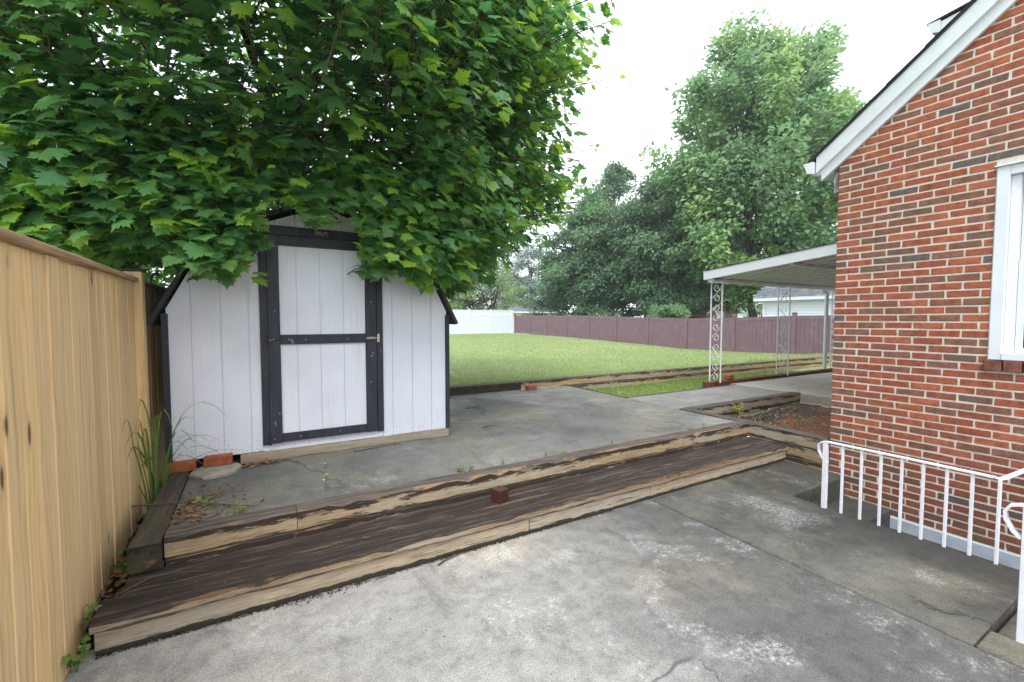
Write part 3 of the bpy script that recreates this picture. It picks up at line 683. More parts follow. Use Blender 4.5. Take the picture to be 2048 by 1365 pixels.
loose((8.06, 5.36, 0.392), 6, 'red brick resting on the edging beside the scrolled column')

# ================================================================== BRICK HOUSE
HX = 5.06; HY = 2.245; CH = 0.0663; BL = 0.2085; JT = 0.0128
house = thing('brick_house', 'red brick house with white gable trim and window', 'house', (HX + 3, HY - 3, -0.3))
WY0, WY1, WZ0, WZ1 = 0.22, 1.145, 1.235, 2.735       # window opening
def rake_z(y): return 3.03 + 0.767 * (2.29 - y)
# mortar backing, with the window opening left out
mb = MB()
def wall_piece(y0, y1, z0, z1f):
    ys = [y0, y1]; mb.prismx([(y0, z0), (y1, z0), (y1, z1f(y1)), (y0, z1f(y0))], HX + 0.0035, HX + 0.20)
RY = -1.75
top = lambda y: rake_z(y) + 0.05 if y >= RY else rake_z(2 * RY - y) + 0.05
wall_piece(WY1, HY - 0.004, -1.8, top); wall_piece(WY0, WY1, -1.8, lambda y: WZ0 - 0.09); wall_piece(WY0, WY1, WZ1, top)
wall_piece(RY, WY0, -1.8, top); wall_piece(-5.8, RY, -1.8, top)
mb.box(HX + 0.20, 16, HY - 0.19, HY - 0.0035, -0.3, 2.95)
part('mortar', mb, 'mortar', house)
# bricks
bm = []
for L in (BL - JT, BL / 2 - JT - 0.002):
    vv = []
    for s in range(9):
        b = MB(); rg = random.Random(s + 20)
        b.cbox(0, 0.09, -L / 2, L / 2, 0, CH - JT, 0.0035)
        b.v = [(x + rg.uniform(-0.0012, 0.0012), y + rg.uniform(-0.0034, 0.0028), z + rg.uniform(-0.0022, 0.0018)) for x, y, z in b.v]
        vv.append(b.mesh('brick'))
    bm.append(vv)
cand = []; far = MB(); rg = random.Random(77)
row = 0; z = -0.252
while z < 4.9:
    y = HY - 0.002 - (0 if row % 2 == 0 else 0)
    first = True
    while y > -3.2:
        L = BL if not (first and row % 2 == 1) else BL / 2
        halfb = L < BL * 0.9; y0 = y - L + JT; yc = (y + y0) / 2
        a0, a1 = y0, y
        inw = (a0 < WY1 + 0.003 and a1 > WY0 and WZ0 - 0.09 < z + CH - JT and z < WZ1 + 0.0)
        over = z + CH - JT > rake_z(a1) + 0.03
        if not over and not inw: cand.append((yc, z, halfb))
        elif inw and a1 > WY1 + 0.03: cand.append(((a1 + WY1 + 0.006) / 2, z, a1 - WY1 - 0.006))
        elif over and z < rake_z(a0) + 0.02: cand.append((yc, z, halfb))
        y -= L; first = False
    z += CH; row += 1
def seen(c): return c[0] > 0.80
vis = sorted([c for c in cand if seen(c)], key=lambda c: -1.0 / ((HX ** 2 + c[0] ** 2)) * (1 if rake_z(c[0]) + 0.1 > c[1] else 0))
vis_n = vis[:300]
ids = set(id(c) for c in vis_n)
for c in cand:
    yc, z, hb = c
    if hb is True or hb is False: me = bm[1 if hb else 0][rg.randrange(9)]
    else: me = None
    if id(c) in ids:
        if me is None:
            b = MB(); b.cbox(0, 0.09, -hb / 2, hb / 2, 0, CH - JT, 0.0035); me = b.mesh('brick')
        part('brick', me, 'brick', house, (HX + rg.uniform(-0.0015, 0.0015), yc, z))
    else:
        L = (BL / 2 - JT - 0.002) if hb is True else (BL - JT if hb is False else hb)
        far.cbox(HX + rg.uniform(-0.0015, 0.0015), HX + 0.09, yc - L / 2, yc + L / 2, z, z + CH - JT, 0.0035)
# back wall bricks round the corner
row = 0; z = -0.252
while z < 2.95:
    x = HX + 0.095 + (0 if row % 2 else BL / 2 - 0.002)
    while x < 9.0:
        far.cbox(x, x + BL - JT, HY - 0.09, HY - 0.002, z, z + CH - JT, 0.003); x += BL
    z += CH; row += 1
fo_ = part('far_bricks', far, 'brick_far', house); fo_['kind'] = 'stuff'
# foundation
mb = MB(); mb.cbox(HX - 0.018, HX + 0.10, -4, 1.86, -1.8, -0.262, 0.006); part('foundation', mb, 'foundation_blue', house, label='blue-grey painted foundation band')
mb = MB(); mb.cbox(HX - 0.006, HX + 0.10, 1.865, HY - 0.02, -1.8, -0.258, 0.006); part('foundation', mb, 'concrete_side', house)
# gable trim: frieze, rake board, roof edge
def rake_board(name, off0, off1, x0, x1, mat, y_end=2.44, parent=house):
    mb = MB(); mb.prismx([(y_end, rake_z(y_end) + off0), (RY, rake_z(RY) + off0), (RY, rake_z(RY) + off1), (y_end, rake_z(y_end) + off1)], x0, x1)
    return part(name, mb, mat, parent)
rake_board('frieze_board', 0.0, 0.125, HX - 0.035, HX - 0.002, 'white_trim', 2.385)
rake_board('rake_board', 0.105, 0.262, HX - 0.070, HX - 0.036, 'white_trim', 2.42)
rf = rake_board('roof', 0.263, 0.280, HX - 0.085, 15.0, 'shingle_dark', 2.52)
mb = MB(); yb = 2 * RY
mb.prismx([(RY, rake_z(RY) + 0.263), (-6.1, rake_z(yb + 6.1) + 0.263), (-6.1, rake_z(yb + 6.1) + 0.30), (RY, rake_z(RY) + 0.30)], HX - 0.105, 15.0); part('roof', mb, 'shingle_dark', house)
# ragged shingle edge
for i in range(22):
    yy = 2.50 - i * 0.13; mb = MB()
    mb.prismx([(yy, rake_z(yy) + 0.282), (yy - 0.15, rake_z(yy - 0.15) + 0.282), (yy - 0.15, rake_z(yy - 0.15) + 0.286), (yy, rake_z(yy) + 0.292)], HX - 0.095 - 0.006 * (i % 2), HX + 0.25)
    part('shingle', mb, 'shingle_dark', rf)
# soffit return box, gutter and downspout at the eave corner
mb = MB(); mb.prismx([(2.30, 3.02), (2.43, 3.02), (2.43, 3.14), (2.30, 3.24)], HX - 0.034, HX + 0.3); part('eave_return', mb, 'white_trim', house)
mb = MB(); mb.prismx([(2.435, 3.03), (2.49, 3.045), (2.53, 3.15), (2.435, 3.15)], HX - 0.10, 15.0); part('gutter', mb, 'white_trim', house)
mb = MB(); mb.tube([(HX + 0.06, 2.275, 3.02), (HX + 0.06, 2.285, 2.92), (HX + 0.06, 2.285, 2.84), (HX + 0.16, 2.28, 2.79), (HX + 0.45, 2.28, 2.76), (HX + 0.45, 2.28, 0.34)], 0.024, 8); part('downspout', mb, 'galvanised', house)
# dormer above the roof
mb = MB(); mb.prismx([(1.50, 3.75), (-0.6, 3.75), (-0.6, 4.52), (1.50, 4.23)], 5.62, 9.0); dm = part('dormer', mb, 'curb_brick', house)
mb = MB(); mb.prismx([(1.66, 4.165), (-0.6, 4.475), (-0.6, 4.60), (1.66, 4.285)], 5.53, 9.1); part('dormer_trim', mb, 'white_trim', dm)
mb = MB(); mb.prismx([(1.662, 4.18), (1.72, 4.20), (1.75, 4.29), (1.662, 4.29)], 5.50, 9.1); part('dormer_gutter', mb, 'white_trim', dm)
mb = MB(); mb.prismx([(1.76, 4.292), (-0.6, 4.605), (-0.6, 4.622), (1.76, 4.307)], 5.515, 9.15); part('dormer_roof', mb, 'shingle_dark', dm)
# window
win = part('window', MB().box(HX + 0.16, HX + 0.198, WY0 + 0.01, WY1 - 0.01, WZ0, WZ1), 'dark_gap', house)
def wp(name, x0, x1, y0, y1, z0, z1, mat='white_trim', b=0.003, par=None):
    mb = MB(); mb.cbox(x0, x1, y0, y1, z0, z1, b); return part(name, mb, mat, par or win)
wp('casing', HX - 0.012, HX + 0.10, WY1 - 0.072, WY1 - 0.001, WZ0 + 0.001, WZ1 - 0.001)
wp('casing', HX - 0.012, HX + 0.10, WY0 + 0.001, WY0 + 0.072, WZ0 + 0.001, WZ1 - 0.001)
wp('casing', HX - 0.010, HX + 0.10, WY0 + 0.073, WY1 - 0.073, WZ1 - 0.072, WZ1 - 0.002)
wp('drip_cap', HX - 0.03, HX + 0.05, WY0 - 0.015, WY1 + 0.012, WZ1 + 0.0, WZ1 + 0.012)
wp('sill_trim', HX - 0.018, HX + 0.10, WY0 + 0.073, WY1 - 0.073, WZ0 + 0.001, WZ0 + 0.055)
wp('jamb', HX + 0.03, HX + 0.15, WY1 - 0.125, WY1 - 0.0725, WZ0 + 0.056, WZ1 - 0.073, 'white_metal')
wp('jamb', HX + 0.03, HX + 0.15, WY0 + 0.0725, WY0 + 0.125, WZ0 + 0.056, WZ1 - 0.073, 'white_metal')
zm = (WZ0 + WZ1) / 2
for nm, x0, z0, z1 in (('lower_sash', HX + 0.06, WZ0 + 0.058, zm + 0.03), ('upper_sash', HX + 0.085, zm - 0.01, WZ1 - 0.075)):
    ya, yb_ = WY0 + 0.127, WY1 - 0.127
    sh = wp(nm, x0, x0 + 0.022, yb_ - 0.042, yb_, z0, z1)
    for q in ((ya, ya + 0.042, z0, z1), (ya + 0.0425, yb_ - 0.0425, z0, z0 + 0.04), (ya + 0.0425, yb_ - 0.0425, z1 - 0.04, z1), (ya + 0.0425, yb_ - 0.0425, (z0 + z1) / 2 - 0.009, (z0 + z1) / 2 + 0.009)):
        wp('sash_bar', x0 + 0.001, x0 + 0.021, *q, b=0.002, par=sh)
    mb = MB(); mb.box(x0 + 0.009, x0 + 0.012, ya + 0.041, yb_ - 0.041, z0 + 0.039, z1 - 0.039); part('pane', mb, 'glass', sh)
zz = WZ0 + 0.10
sm = MB().box(-0.002, 0.012, WY0 + 0.13, WY1 - 0.13, 0, 0.021).mesh('blind_slat')
while zz < WZ1 - 0.1:
    part('blind_slat', sm, 'blinds', win, (HX + 0.128, 0, zz), (0, 0.25, 0)); zz += 0.0245
for i in range(9):          # brick sill, bricks on edge
    mb = MB(); y1 = WY1 + 0.02 - i * 0.108
    mb.cbox(HX - 0.028, HX + 0.09, y1 - 0.0985, y1, WZ0 - 0.088, WZ0 - 0.003, 0.004); part('sill_brick', mb, 'sill_brick', house)

# ================================================================== IRON RAILINGS
rail = thing('railing', 'low white iron railing along the sunken stair', 'railing', (4.05, 1.33, 0))
ys = [1.822, 1.699, 1.572, 1.449, 1.325, 1.205, 1.082, 0.958, 0.835]
TZ = 0.548
for i, yy in enumerate(ys):
    w = 0.0165 if i == 0 else 0.0085
    mb = MB(); mb.cbox(4.05 - w, 4.05 + w, yy - w, yy + w, -0.02, TZ - 0.004, 0.0015); part('post' if i == 0 else 'baluster', mb, 'white_metal', rail)
pts = [(4.05, 1.805, TZ - 0.165), (4.05, 1.842, TZ - 0.135), (4.05, 1.872, TZ - 0.08), (4.05, 1.872, TZ - 0.03), (4.05, 1.85, TZ - 0.005), (4.05, 1.815, TZ + 0.004), (4.05, 1.3, TZ + 0.006), (4.05, 0.86, TZ + 0.004), (4.062, 0.835, TZ), (4.10, 0.825, TZ), (4.5, 0.82, TZ - 0.02), (HX, 0.82, TZ - 0.05)]
mb = MB(); mb.strip(pts[:8], 0.034, 0.010, (1, 0, 0)); part('handrail', mb, 'white_metal', rail)
mb = MB(); mb.strip(pts[7:], 0.010, 0.030, (0, 0, 1)); part('handrail', mb, 'white_metal', rail)
rail2 = thing('railing', 'white iron handrail post with looped end at the right edge', 'railing', (3.14, 0.555, -0.045))
mb = MB(); mb.cbox(3.155, 3.197, 0.53, 0.572, -0.05, 0.655, 0.002); part('post', mb, 'white_metal', rail2)
q = 3.176
pts = [(q, 0.575, 0.50), (q, 0.602, 0.525), (q, 0.628, 0.575), (q, 0.632, 0.615), (q, 0.615, 0.648), (q, 0.585, 0.661), (q, 0.55, 0.665), (q, 0.0, 0.667), (q, -0.8, 0.668)]
mb = MB(); mb.strip(pts, 0.036, 0.011, (1, 0, 0)); part('handrail', mb, 'white_metal', rail2)
for yy in (0.43, 0.31, 0.19):
    mb = MB(); mb.cbox(q - 0.0085, q + 0.0085, yy - 0.0085, yy + 0.0085, -0.05, 0.66, 0.0015); part('baluster', mb, 'white_metal', rail2)

# ================================================================== PATIO COVER
PX0, PX1, PYE, PYH = 7.36, 13.4, 5.40, 2.26
cover = thing('patio_cover', 'white metal patio roof on scrolled iron columns', 'patio cover', (10, 5.3, 0.32))
def pz(y): return 2.30 + (PYE - y) * 0.0945
n = 19; wdt = (PX1 - PX0) / n
me = MB().prismx([(PYE - 0.02, 0.012), (PYH, 0.012 + (PYE - PYH - 0.02) * 0.0945), (PYH, 0.05 + (PYE - PYH - 0.02) * 0.0945), (PYE - 0.02, 0.05)], 0.006, wdt - 0.006).mesh('roof_panel')
rb = MB().prismx([(PYE - 0.02, -0.012), (PYH, -0.012 + (PYE - PYH - 0.02) * 0.0945), (PYH, 0.011 + (PYE - PYH - 0.02) * 0.0945), (PYE - 0.02, 0.011)], -0.009, 0.009).mesh('seam_rib')
for i in range(n):
    part('roof_panel', me, 'aluminium_panel', cover, (PX0 + i * wdt, 0, pz(PYE)))
    if i: part('seam_rib', rb, 'white_trim', cover, (PX0 + i * wdt, 0, pz(PYE)))
mb = MB(); mb.prismx([(PYE - 0.03, pz(PYE) + 0.052), (PYH, pz(PYH) + 0.052), (PYH, pz(PYH) + 0.10), (PYE - 0.03, pz(PYE) + 0.10)], PX0 + 0.02, PX1); part('roof_deck', mb, 'white_trim', cover)
mb = MB(); mb.prismx([(PYE, pz(PYE) - 0.004), (PYH, pz(PYH) - 0.004), (PYH, pz(PYH) + 0.155), (PYE, pz(PYE) + 0.155)], PX0 - 0.035, PX0 - 0.001); part('fascia', mb, 'white_trim', cover)
mb = MB(); mb.prismx([(PYE + 0.01, pz(PYE) + 0.1555), (PYH, pz(PYH) + 0.1555), (PYH, pz(PYH) + 0.166), (PYE + 0.01, pz(PYE) + 0.166)], PX0 - 0.045, PX1); part('roof_edge', mb, 'shingle_dark', cover)
mb = MB(); mb.cbox(PX0 - 0.034, PX1, PYE, PYE + 0.04, pz(PYE) - 0.004, pz(PYE) + 0.155, 0.004); part('fascia', mb, 'white_trim', cover)
mb = MB(); mb.cbox(PX0, PX1, 5.26, 5.36, pz(5.4) - 0.055, pz(5.4) + 0.006, 0.004); part('beam', mb, 'white_trim', cover)
mb = MB(); mb.cbox(PX0, PX1, 3.86, 3.90, pz(3.9) - 0.035, pz(3.9) + 0.010, 0.003); part('beam', mb, 'white_trim', cover)
def scroll_pts(w, zb, zt, k):
    """one S-scroll in (s, z): a curl, a slanting bar, a curl the other way"""
    r = w * 0.40; pts = []
    for i in range(15):
        a = -2.6 * math.pi * (1 - i / 14); rr = r * (0.22 + 0.78 * i / 14)
        pts.append((w / 2 + rr * math.cos(a + math.pi) * k, zb + r + rr * math.sin(a + math.pi)))
    for i in range(15):
        a = 2.6 * math.pi * (i / 14); rr = r * (1 - 0.78 * i / 14)
        pts.append((w / 2 + rr * math.cos(-a) * k, zt - r + rr * math.sin(-a)))
    return pts
def column(x, yc, zt, panels):
    """panels: list of (dx, dy) unit directions with width"""
    col = part('column', MB().cbox(x - 0.010, x + 0.010, yc - 0.010, yc + 0.010, 0.385, zt, 0.002), 'white_metal', cover)
    for dx, dy, w in panels:
        ex, ey = x + dx * w, yc + dy * w
        part('upright', MB().cbox(ex - 0.010, ex + 0.010, ey - 0.010, ey + 0.010, 0.385, zt, 0.002), 'white_metal', col)
        z = 0.40; k = 1; ns = 5; hh = (zt - 0.42) / ns
        for i in range(ns):
            pp = scroll_pts(w - 0.03, z + 0.004, z + hh - 0.004, k); k = -k; z += hh
            mb = MB(); mb.strip([(x + dx * (0.015 + s), yc + dy * (0.015 + s), zz) for s, zz in pp], 0.014, 0.006, (dy, dx, 0) if dx == 0 or dy == 0 else (0, 1, 0))
            part('scroll', mb, 'white_metal', col)
    mb = MB(); mb.cbox(x - 0.03, x + 0.03 + max([p[0] * p[2] for p in panels] + [0]), yc - 0.03 - max([-p[1] * p[2] for p in panels] + [0]), yc + 0.03, zt - 0.012, zt + 0.004, 0.002); part('cap_plate', mb, 'white_metal', col)
    return col
column(7.46, 5.36, 2.246, [(0, -1, 0.225)])
column(9.70, 5.36, 2.246, [(0, -1, 0.235)])
column(11.98, 5.36, 2.246, [(0, -1, 0.235), (1, 0, 0.235)])
mb = MB(); mb.tube([(11.62, 5.42, 2.30), (11.62, 5.40, 2.24), (11.72, 5.36, 2.16), (11.72, 5.36, 0.40)], 0.042, 8); part('downspout', mb, 'white_trim', cover)
# red brick edging of the patio, on which the columns stand
curb = thing('brick_edging', 'dark red brick edging along the patio under the columns', 'edging', (10, 5.35, 0.2))
cm = MB().cbox(0, 0.205, -0.075, 0.075, 0.0, 0.145, 0.004).mesh('edging_brick')
x = 7.34; i = 0
while x < 13.8:
    part('edging_brick', cm, 'curb_brick', curb, (x, 5.345, 0.235 + 0.003 * math.sin(i * 2.3))); x += 0.212; i += 1

# ================================================================== VINYL FENCES
brown = thing('vinyl_fence', 'dark mauve-brown vinyl panel fence closing the lawn on the right', 'fence', (17.6, 16, 0.2))
pm = MB().cbox(-0.062, 0.062, -0.062, 0.062, 0, 1.50, 0.005).mesh('post')
cp = MB(); cp.cbox(-0.078, 0.078, -0.078, 0.078, 0, 0.03, 0.006); cp.add([(-0.07, -0.07, 0.03), (0.07, -0.07, 0.03), (0.07, 0.07, 0.03), (-0.07, 0.07, 0.03), (0, 0, 0.062)], [(0, 1, 4), (1, 2, 4), (2, 3, 4), (3, 0, 4)]); cpm = cp.mesh('post_cap')
def bpos(k): return Vector((18.264 - 0.1352 * k, 30.747 - 2.4362 * k, 0))
for k in range(0, 13):
    p = bpos(k); z = fz(p.y)
    po = part('post', pm, 'brown_vinyl', brown, (p.x, p.y, z)); part('post_cap', cpm, 'brown_vinyl', po, (p.x, p.y, z + 1.50))
    if k < 12:
        q = bpos(k + 1); d = (q - p); L = d.length - 0.13; za, zb = z, fz(q.y); u = d.normalized(); nrm = Vector((u.y, -u.x, 0))
        def bar(s0, s1, z0, z1, t, mbx):
            A = p + u * (0.065 + s0 * L); B = p + u * (0.065 + s1 * L); ga = za + (zb - za) * s0; gb = za + (zb - za) * s1
            vs_ = [A - nrm * t, B - nrm * t, B + nrm * t, A + nrm * t]
            mbx.add([(v.x, v.y, (ga if i in (0, 3) else gb) + z0) for i, v in enumerate(vs_)] + [(v.x, v.y, (ga if i in (0, 3) else gb) + z1) for i, v in enumerate(vs_)],
                    [(0, 3, 2, 1), (4, 5, 6, 7), (0, 1, 5, 4), (1, 2, 6, 5), (2, 3, 7, 6), (3, 0, 4, 7)])
        mb = MB()
        nb = 15
        for j in range(nb): bar(j / nb + 0.0035, (j + 1) / nb - 0.0035, 0.16, 1.28, 0.016, mb)
        bar(0, 1, 0.16, 1.28, 0.008, mb)
        part('panel', mb, 'brown_vinyl', brown)
        for z0, z1 in ((1.281, 1.42), (0.03, 0.159)):
            mb = MB(); bar(0, 1, z0, z1, 0.026, mb); part('rail', mb, 'brown_vinyl', brown)
white = thing('vinyl_fence', 'bright white vinyl fence across the far end of the lawn', 'fence', (14, 30.95, 0.45))
wm = MB().cbox(-0.065, 0.065, -0.065, 0.065, 0, 1.93, 0.005).mesh('post')
xs = [18.08 - 1.86 * i for i in range(9)]
for i, x in enumerate(xs):
    po = part('post', wm, 'white_vinyl', white, (x, 30.95, 0.43)); part('post_cap', cpm, 'white_vinyl', po, (x, 30.95, 2.36))
    if i < len(xs) - 1:
        x1 = x - 0.068; x0 = xs[i + 1] + 0.068
        mb = MB(); nb = 12
        for j in range(nb):
            a = x0 + (x1 - x0) * j / nb; b = x0 + (x1 - x0) * (j + 1) / nb; mb.cbox(a + 0.003, b - 0.003, 30.935, 30.965, 0.56, 1.82, 0.003)
        mb.box(x0, x1, 30.944, 30.956, 0.56, 1.82); part('panel', mb, 'white_vinyl', white)
        part('panel', MB().box(x0, x1, 30.938, 30.962, 1.925, 2.21), 'white_vinyl', white)
        for z0, z1 in ((0.45, 0.559), (1.821, 1.924), (2.211, 2.30)): part('rail', MB().cbox(x0, x1, 30.925, 30.975, z0, z1, 0.004), 'white_vinyl', white)

# ================================================================== BUILDINGS BEYOND THE FENCE
gar = thing('garage', 'white lap sided garage with grey shingle roof behind the brown fence', 'garage', (23.5, 8, 0.06))
GX0, GX1, GY0, GY1, GE = 20.5, 26.5, 3.0, 12.0, 2.50; GXM = 23.5; GR = 4.35
mb = MB(); mb.prism([(GX0 + 0.02, 0.06), (GX1, 0.06), (GX1, GE), (GXM, GR), (GX0 + 0.02, GE)], GY0, GY1); part('wall', mb, 'white_siding', gar)
z = 0.2; lap = MB().prism([(0.019, 0), (-0.014, 0.002), (0.004, 0.124), (0.019, 0.124)], GY0, GY1).mesh('siding_lap')
while z < GE - 0.1:
    part('siding_lap', lap, 'white_siding', gar, (GX0, 0, z)); z += 0.125
part('corner_trim', MB().cbox(GX0 - 0.03, GX0 + 0.09, GY1 - 0.09, GY1 + 0.03, 0.1, GE - 0.002, 0.004), 'white_trim', gar)
part('fascia', MB().cbox(GX0 - 0.30, GX0 - 0.26, GY0 - 0.3, GY1 + 0.3, GE - 0.10, GE + 0.06, 0.004), 'white_trim', gar)
part('soffit', MB().box(GX0 - 0.259, GX0 - 0.016, GY0 - 0.3, GY1 + 0.3, GE - 0.03, GE - 0.01), 'white_trim', gar)
part('rake_board', MB().prism([(GX0 - 0.3, GE - 0.09), (GXM, GR - 0.02), (GXM, GR + 0.10), (GX0 - 0.3, GE + 0.05)], GY1 + 0.27, GY1 + 0.31), 'white_trim', gar)
mb = MB(); nr = 22; nj = 44                                      # shingle courses
for i in range(nr):
    f0, f1 = i / nr, (i + 1) / nr
    for j in range(nj):
        def P(u, f, e): return (GX0 - 0.33 + (GXM - GX0 + 0.33) * f, GY0 - 0.34 + (GY1 - GY0 + 0.68) * u, GE + 0.05 + (GR - GE + 0.1) * f + e)
        o_ = 0.5 / nj if i % 2 else 0
        mb.add([P(j / nj + o_, f0, 0.024), P((j + 1) / nj + o_, f0, 0.024), P((j + 1) / nj + o_, f1, 0.004), P(j / nj + o_, f1, 0.004)], [(0, 1, 2, 3)])
part('roof', mb, 'shingle_grey', gar)
part('roof', MB().prism([(GX1 + 0.33, GE - 0.1), (GXM, GR + 0.1), (GXM, GR + 0.16), (GX1 + 0.33, GE - 0.04)], GY0 - 0.34, GY1 + 0.34), 'shingle_grey', gar)
# small brown outbuilding with grey roof and a lower grey-roofed house behind the big tree
def gable_house(name, label, x0, x1, y0, y1, eave, ridge, wallm, roofm, along='y', z0=0.06):
    t = thing(name, label, 'house' if 'house' in name else 'shed', ((x0 + x1) / 2, (y0 + y1) / 2, z0)); xm = (x0 + x1) / 2; ym = (y0 + y1) / 2
    if along == 'y':
        part('wall', MB().prism([(x0, z0), (x1, z0), (x1, eave), (xm, ridge), (x0, eave)], y0, y1), wallm, t)
        sl_ = (ridge - eave) / (xm - x0)
        for s, xa in ((-1, x0 - 0.3), (1, x1 + 0.3)):
            rfp = part('roof', MB().prism([(xa, eave - 0.3 * sl_ + 0.01), (xm, ridge + 0.01), (xm, ridge + 0.10), (xa, eave - 0.3 * sl_ + 0.10)], y0 - 0.3, y1 + 0.3), roofm, t)
            part('rake_board', MB().prism([(xa, eave - 0.3 * sl_ - 0.10), (xm, ridge - 0.10), (xm, ridge + 0.008), (xa, eave - 0.3 * sl_ + 0.008)], y0 - 0.32, y0 - 0.27), 'white_trim', rfp)
    else:
        part('wall', MB().prismx([(y0, z0), (y1, z0), (y1, eave), (ym, ridge), (y0, eave)], x0, x1), wallm, t)
        sl_ = (ridge - eave) / (ym - y0)
        for s, ya in ((-1, y0 - 0.3), (1, y1 + 0.3)):
            rfp = part('roof', MB().prismx([(ya, eave - 0.3 * sl_ + 0.01), (ym, ridge + 0.01), (ym, ridge + 0.10), (ya, eave - 0.3 * sl_ + 0.10)], x0 - 0.3, x1 + 0.3), roofm, t)
        part('fascia', MB().box(x0 - 0.3, x1 + 0.3, y0 - 0.33, y0 - 0.305, eave - 0.3 * sl_ - 0.08, eave - 0.3 * sl_ + 0.10), 'white_trim', t)
    return t
def at(px, d):
    """ground point seen at column px of the photograph, at depth d along the view axis"""
    yaw = R(30.3); a = (px - 1024) / 892
    return Vector((math.sin(yaw) * d + math.cos(yaw) * a * d, math.cos(yaw) * d - math.sin(yaw) * a * d, 0))
p = at(1444, 34)
sh2 = gable_house('outbuilding', 'small brown outbuilding with grey gable roof beyond the fence', p.x - 1.9, p.x + 1.9, p.y, p.y + 6, 2.2, 3.15, 'brown_siding', 'shingle_grey')
sh2['category'] = 'outbuilding'
part('window', MB().cbox(p.x - 0.75, p.x + 0.15, p.y - 0.04, p.y - 0.002, 1.2, 2.2, 0.004), 'white_trim', sh2)
p = at(1512, 52)
gable_house('neighbour_house', 'low pale house with grey roof far behind the garage', p.x - 9, p.x + 4, p.y, p.y + 8, 2.6, 4.2, 'white_siding', 'shingle_grey', 'x')
p = at(1070, 62)
gable_house('neighbour_house', 'cream house glimpsed through the far trees behind the fence corner', p.x - 4, p.x + 4, p.y, p.y + 7, 2.7, 4.3, 'aluminium_panel', 'shingle_grey', 'x')

# ================================================================== TREES
def rand_dirs(n, rng):
    return norm(rng.normal(size=(n, 3)))
def tree(name, label, base, spec, nclump, nleaf, lsize, mat, trunk_r, seed, cat='tree', rc=1.0, plume=0.0, tmpl=(LOW_V, LOW_F), group=None, fork=False, low=0.35, paler=0.08, shell=0.62):
    """spec: crown centre height, horizontal radius, upper and lower half heights"""
    rng = np.random.default_rng(seed); base = Vector(base); zc, rh, hu, hl = spec
    root = thing(name, label, cat, base, group)
    D = rand_dirs(nclump, rng); rad = rng.uniform(shell, 0.98, nclump) ** 0.8
    lump = 1 + 0.16 * np.sin(D[:, 0] * 5 + seed) * np.cos(D[:, 1] * 4 + D[:, 2] * 6)
    up = np.where(D[:, 2:3] > 0, hu, hl)
    taper = np.where(D[:, 2] > 0, 1 - 0.35 * D[:, 2] ** 2 * (hu > rh * 1.2), 1.0)
    C = np.c_[D[:, 0] * rh * rad * lump * taper, D[:, 1] * rh * rad * lump * taper, D[:, 2] * up[:, 0] * rad * lump] + np.array([base.x, base.y, base.z + zc])
    rcl = rc * rng.uniform(0.6, 1.25, nclump); per = max(4, nleaf // nclump)
    ci = np.repeat(np.arange(nclump), per); m_ = len(ci)
    off = norm(rng.normal(size=(m_, 3))) * (rng.uniform(0, 1, m_) ** 0.45)[:, None]
    off[:, 2] *= 0.62
    P = C[ci] + off * rcl[ci][:, None]
    outw = norm(np.c_[D[ci, 0], D[ci, 1], 0.25 + 0 * D[ci, 2]])
    if plume: P += (outw * 0.5 + np.array([0, 0, 1.0])) * (plume * rcl[ci] * rng.uniform(-1, 1.2, m_) * (1 - np.abs(off[:, 2])))[:, None]
    N = off * 1.1 + outw * 0.45 + np.array([0, 0, 0.8]) + rng.normal(size=(m_, 3)) * 0.24
    T = outw * 0.7 + off * 0.8 + np.array([0, 0, -0.45]) + rng.normal(size=(m_, 3)) * 0.55
    S = lsize * rng.uniform(0.7, 1.3, m_)
    ct = np.clip(rng.normal(0.05, 0.30, nclump), 0, 1)
    tone = np.clip(ct[ci] + rng.uniform(0, 0.25, m_) * (rng.uniform(size=m_) < 0.5 + paler), 0, 1)
    part('crown', foliage(name + '_crown', P, N, T, S, tmpl[0], tmpl[1], tone), mat, root)
    mb = MB(); rgx = random.Random(seed); top = base + Vector((0, 0, zc))
    stems = [(Vector((0, 0, 0)), 1.0)] if not fork else [(Vector((-0.35, 0.1, 0)), 0.8), (Vector((0.4, -0.1, 0)), 0.85)]
    for ofs, s in stems:
        hub = base + ofs * 2.2 + Vector((0, 0, zc * low))
        mb.tube([base + ofs * 0.5 + Vector((0, 0, -0.3)), base + ofs + Vector((0, 0, zc * low * 0.5)), hub, base + ofs * 4 + Vector((0, 0, zc)), base + ofs * 4 + Vector((0, 0, zc + hu * 0.75))], [trunk_r * 1.25 * s, trunk_r * s, trunk_r * 0.85 * s, trunk_r * 0.45 * s, 0.03], 9)
        for i in rng.choice(nclump, min(nclump, 26), replace=False):
            c = Vector(C[i]); st = hub.lerp(base + ofs * 4 + Vector((0, 0, zc + hu * 0.4)), rgx.uniform(0, 0.9)); md = st.lerp(c, 0.5) + Vector((0, 0, -0.06 * rh))
            mb.tube([st, md, c], [trunk_r * 0.32, trunk_r * 0.17, 0.02], 5)
    part('trunk', mb, 'bark', root, smooth=True)
    return root
OV = (OVAL_V, OVAL_F)
GT = 'trees beyond the fences'
b = at(1494, 31); b.z = 0.06
tree('silver_maple', 'tall bright green maple rising behind the patio roof', b + Vector((0.9, -0.3, 0)), (10.6, 6.7, 9.9, 8.2), 340, 84000, 0.33, 'silver_maple_leaf', 0.36, 3, rc=1.1, plume=0.8, shell=0.42, tmpl=OV, group=GT, fork=True, low=0.25, paler=0.3)
b = at(1178, 37); b.z = 0.06
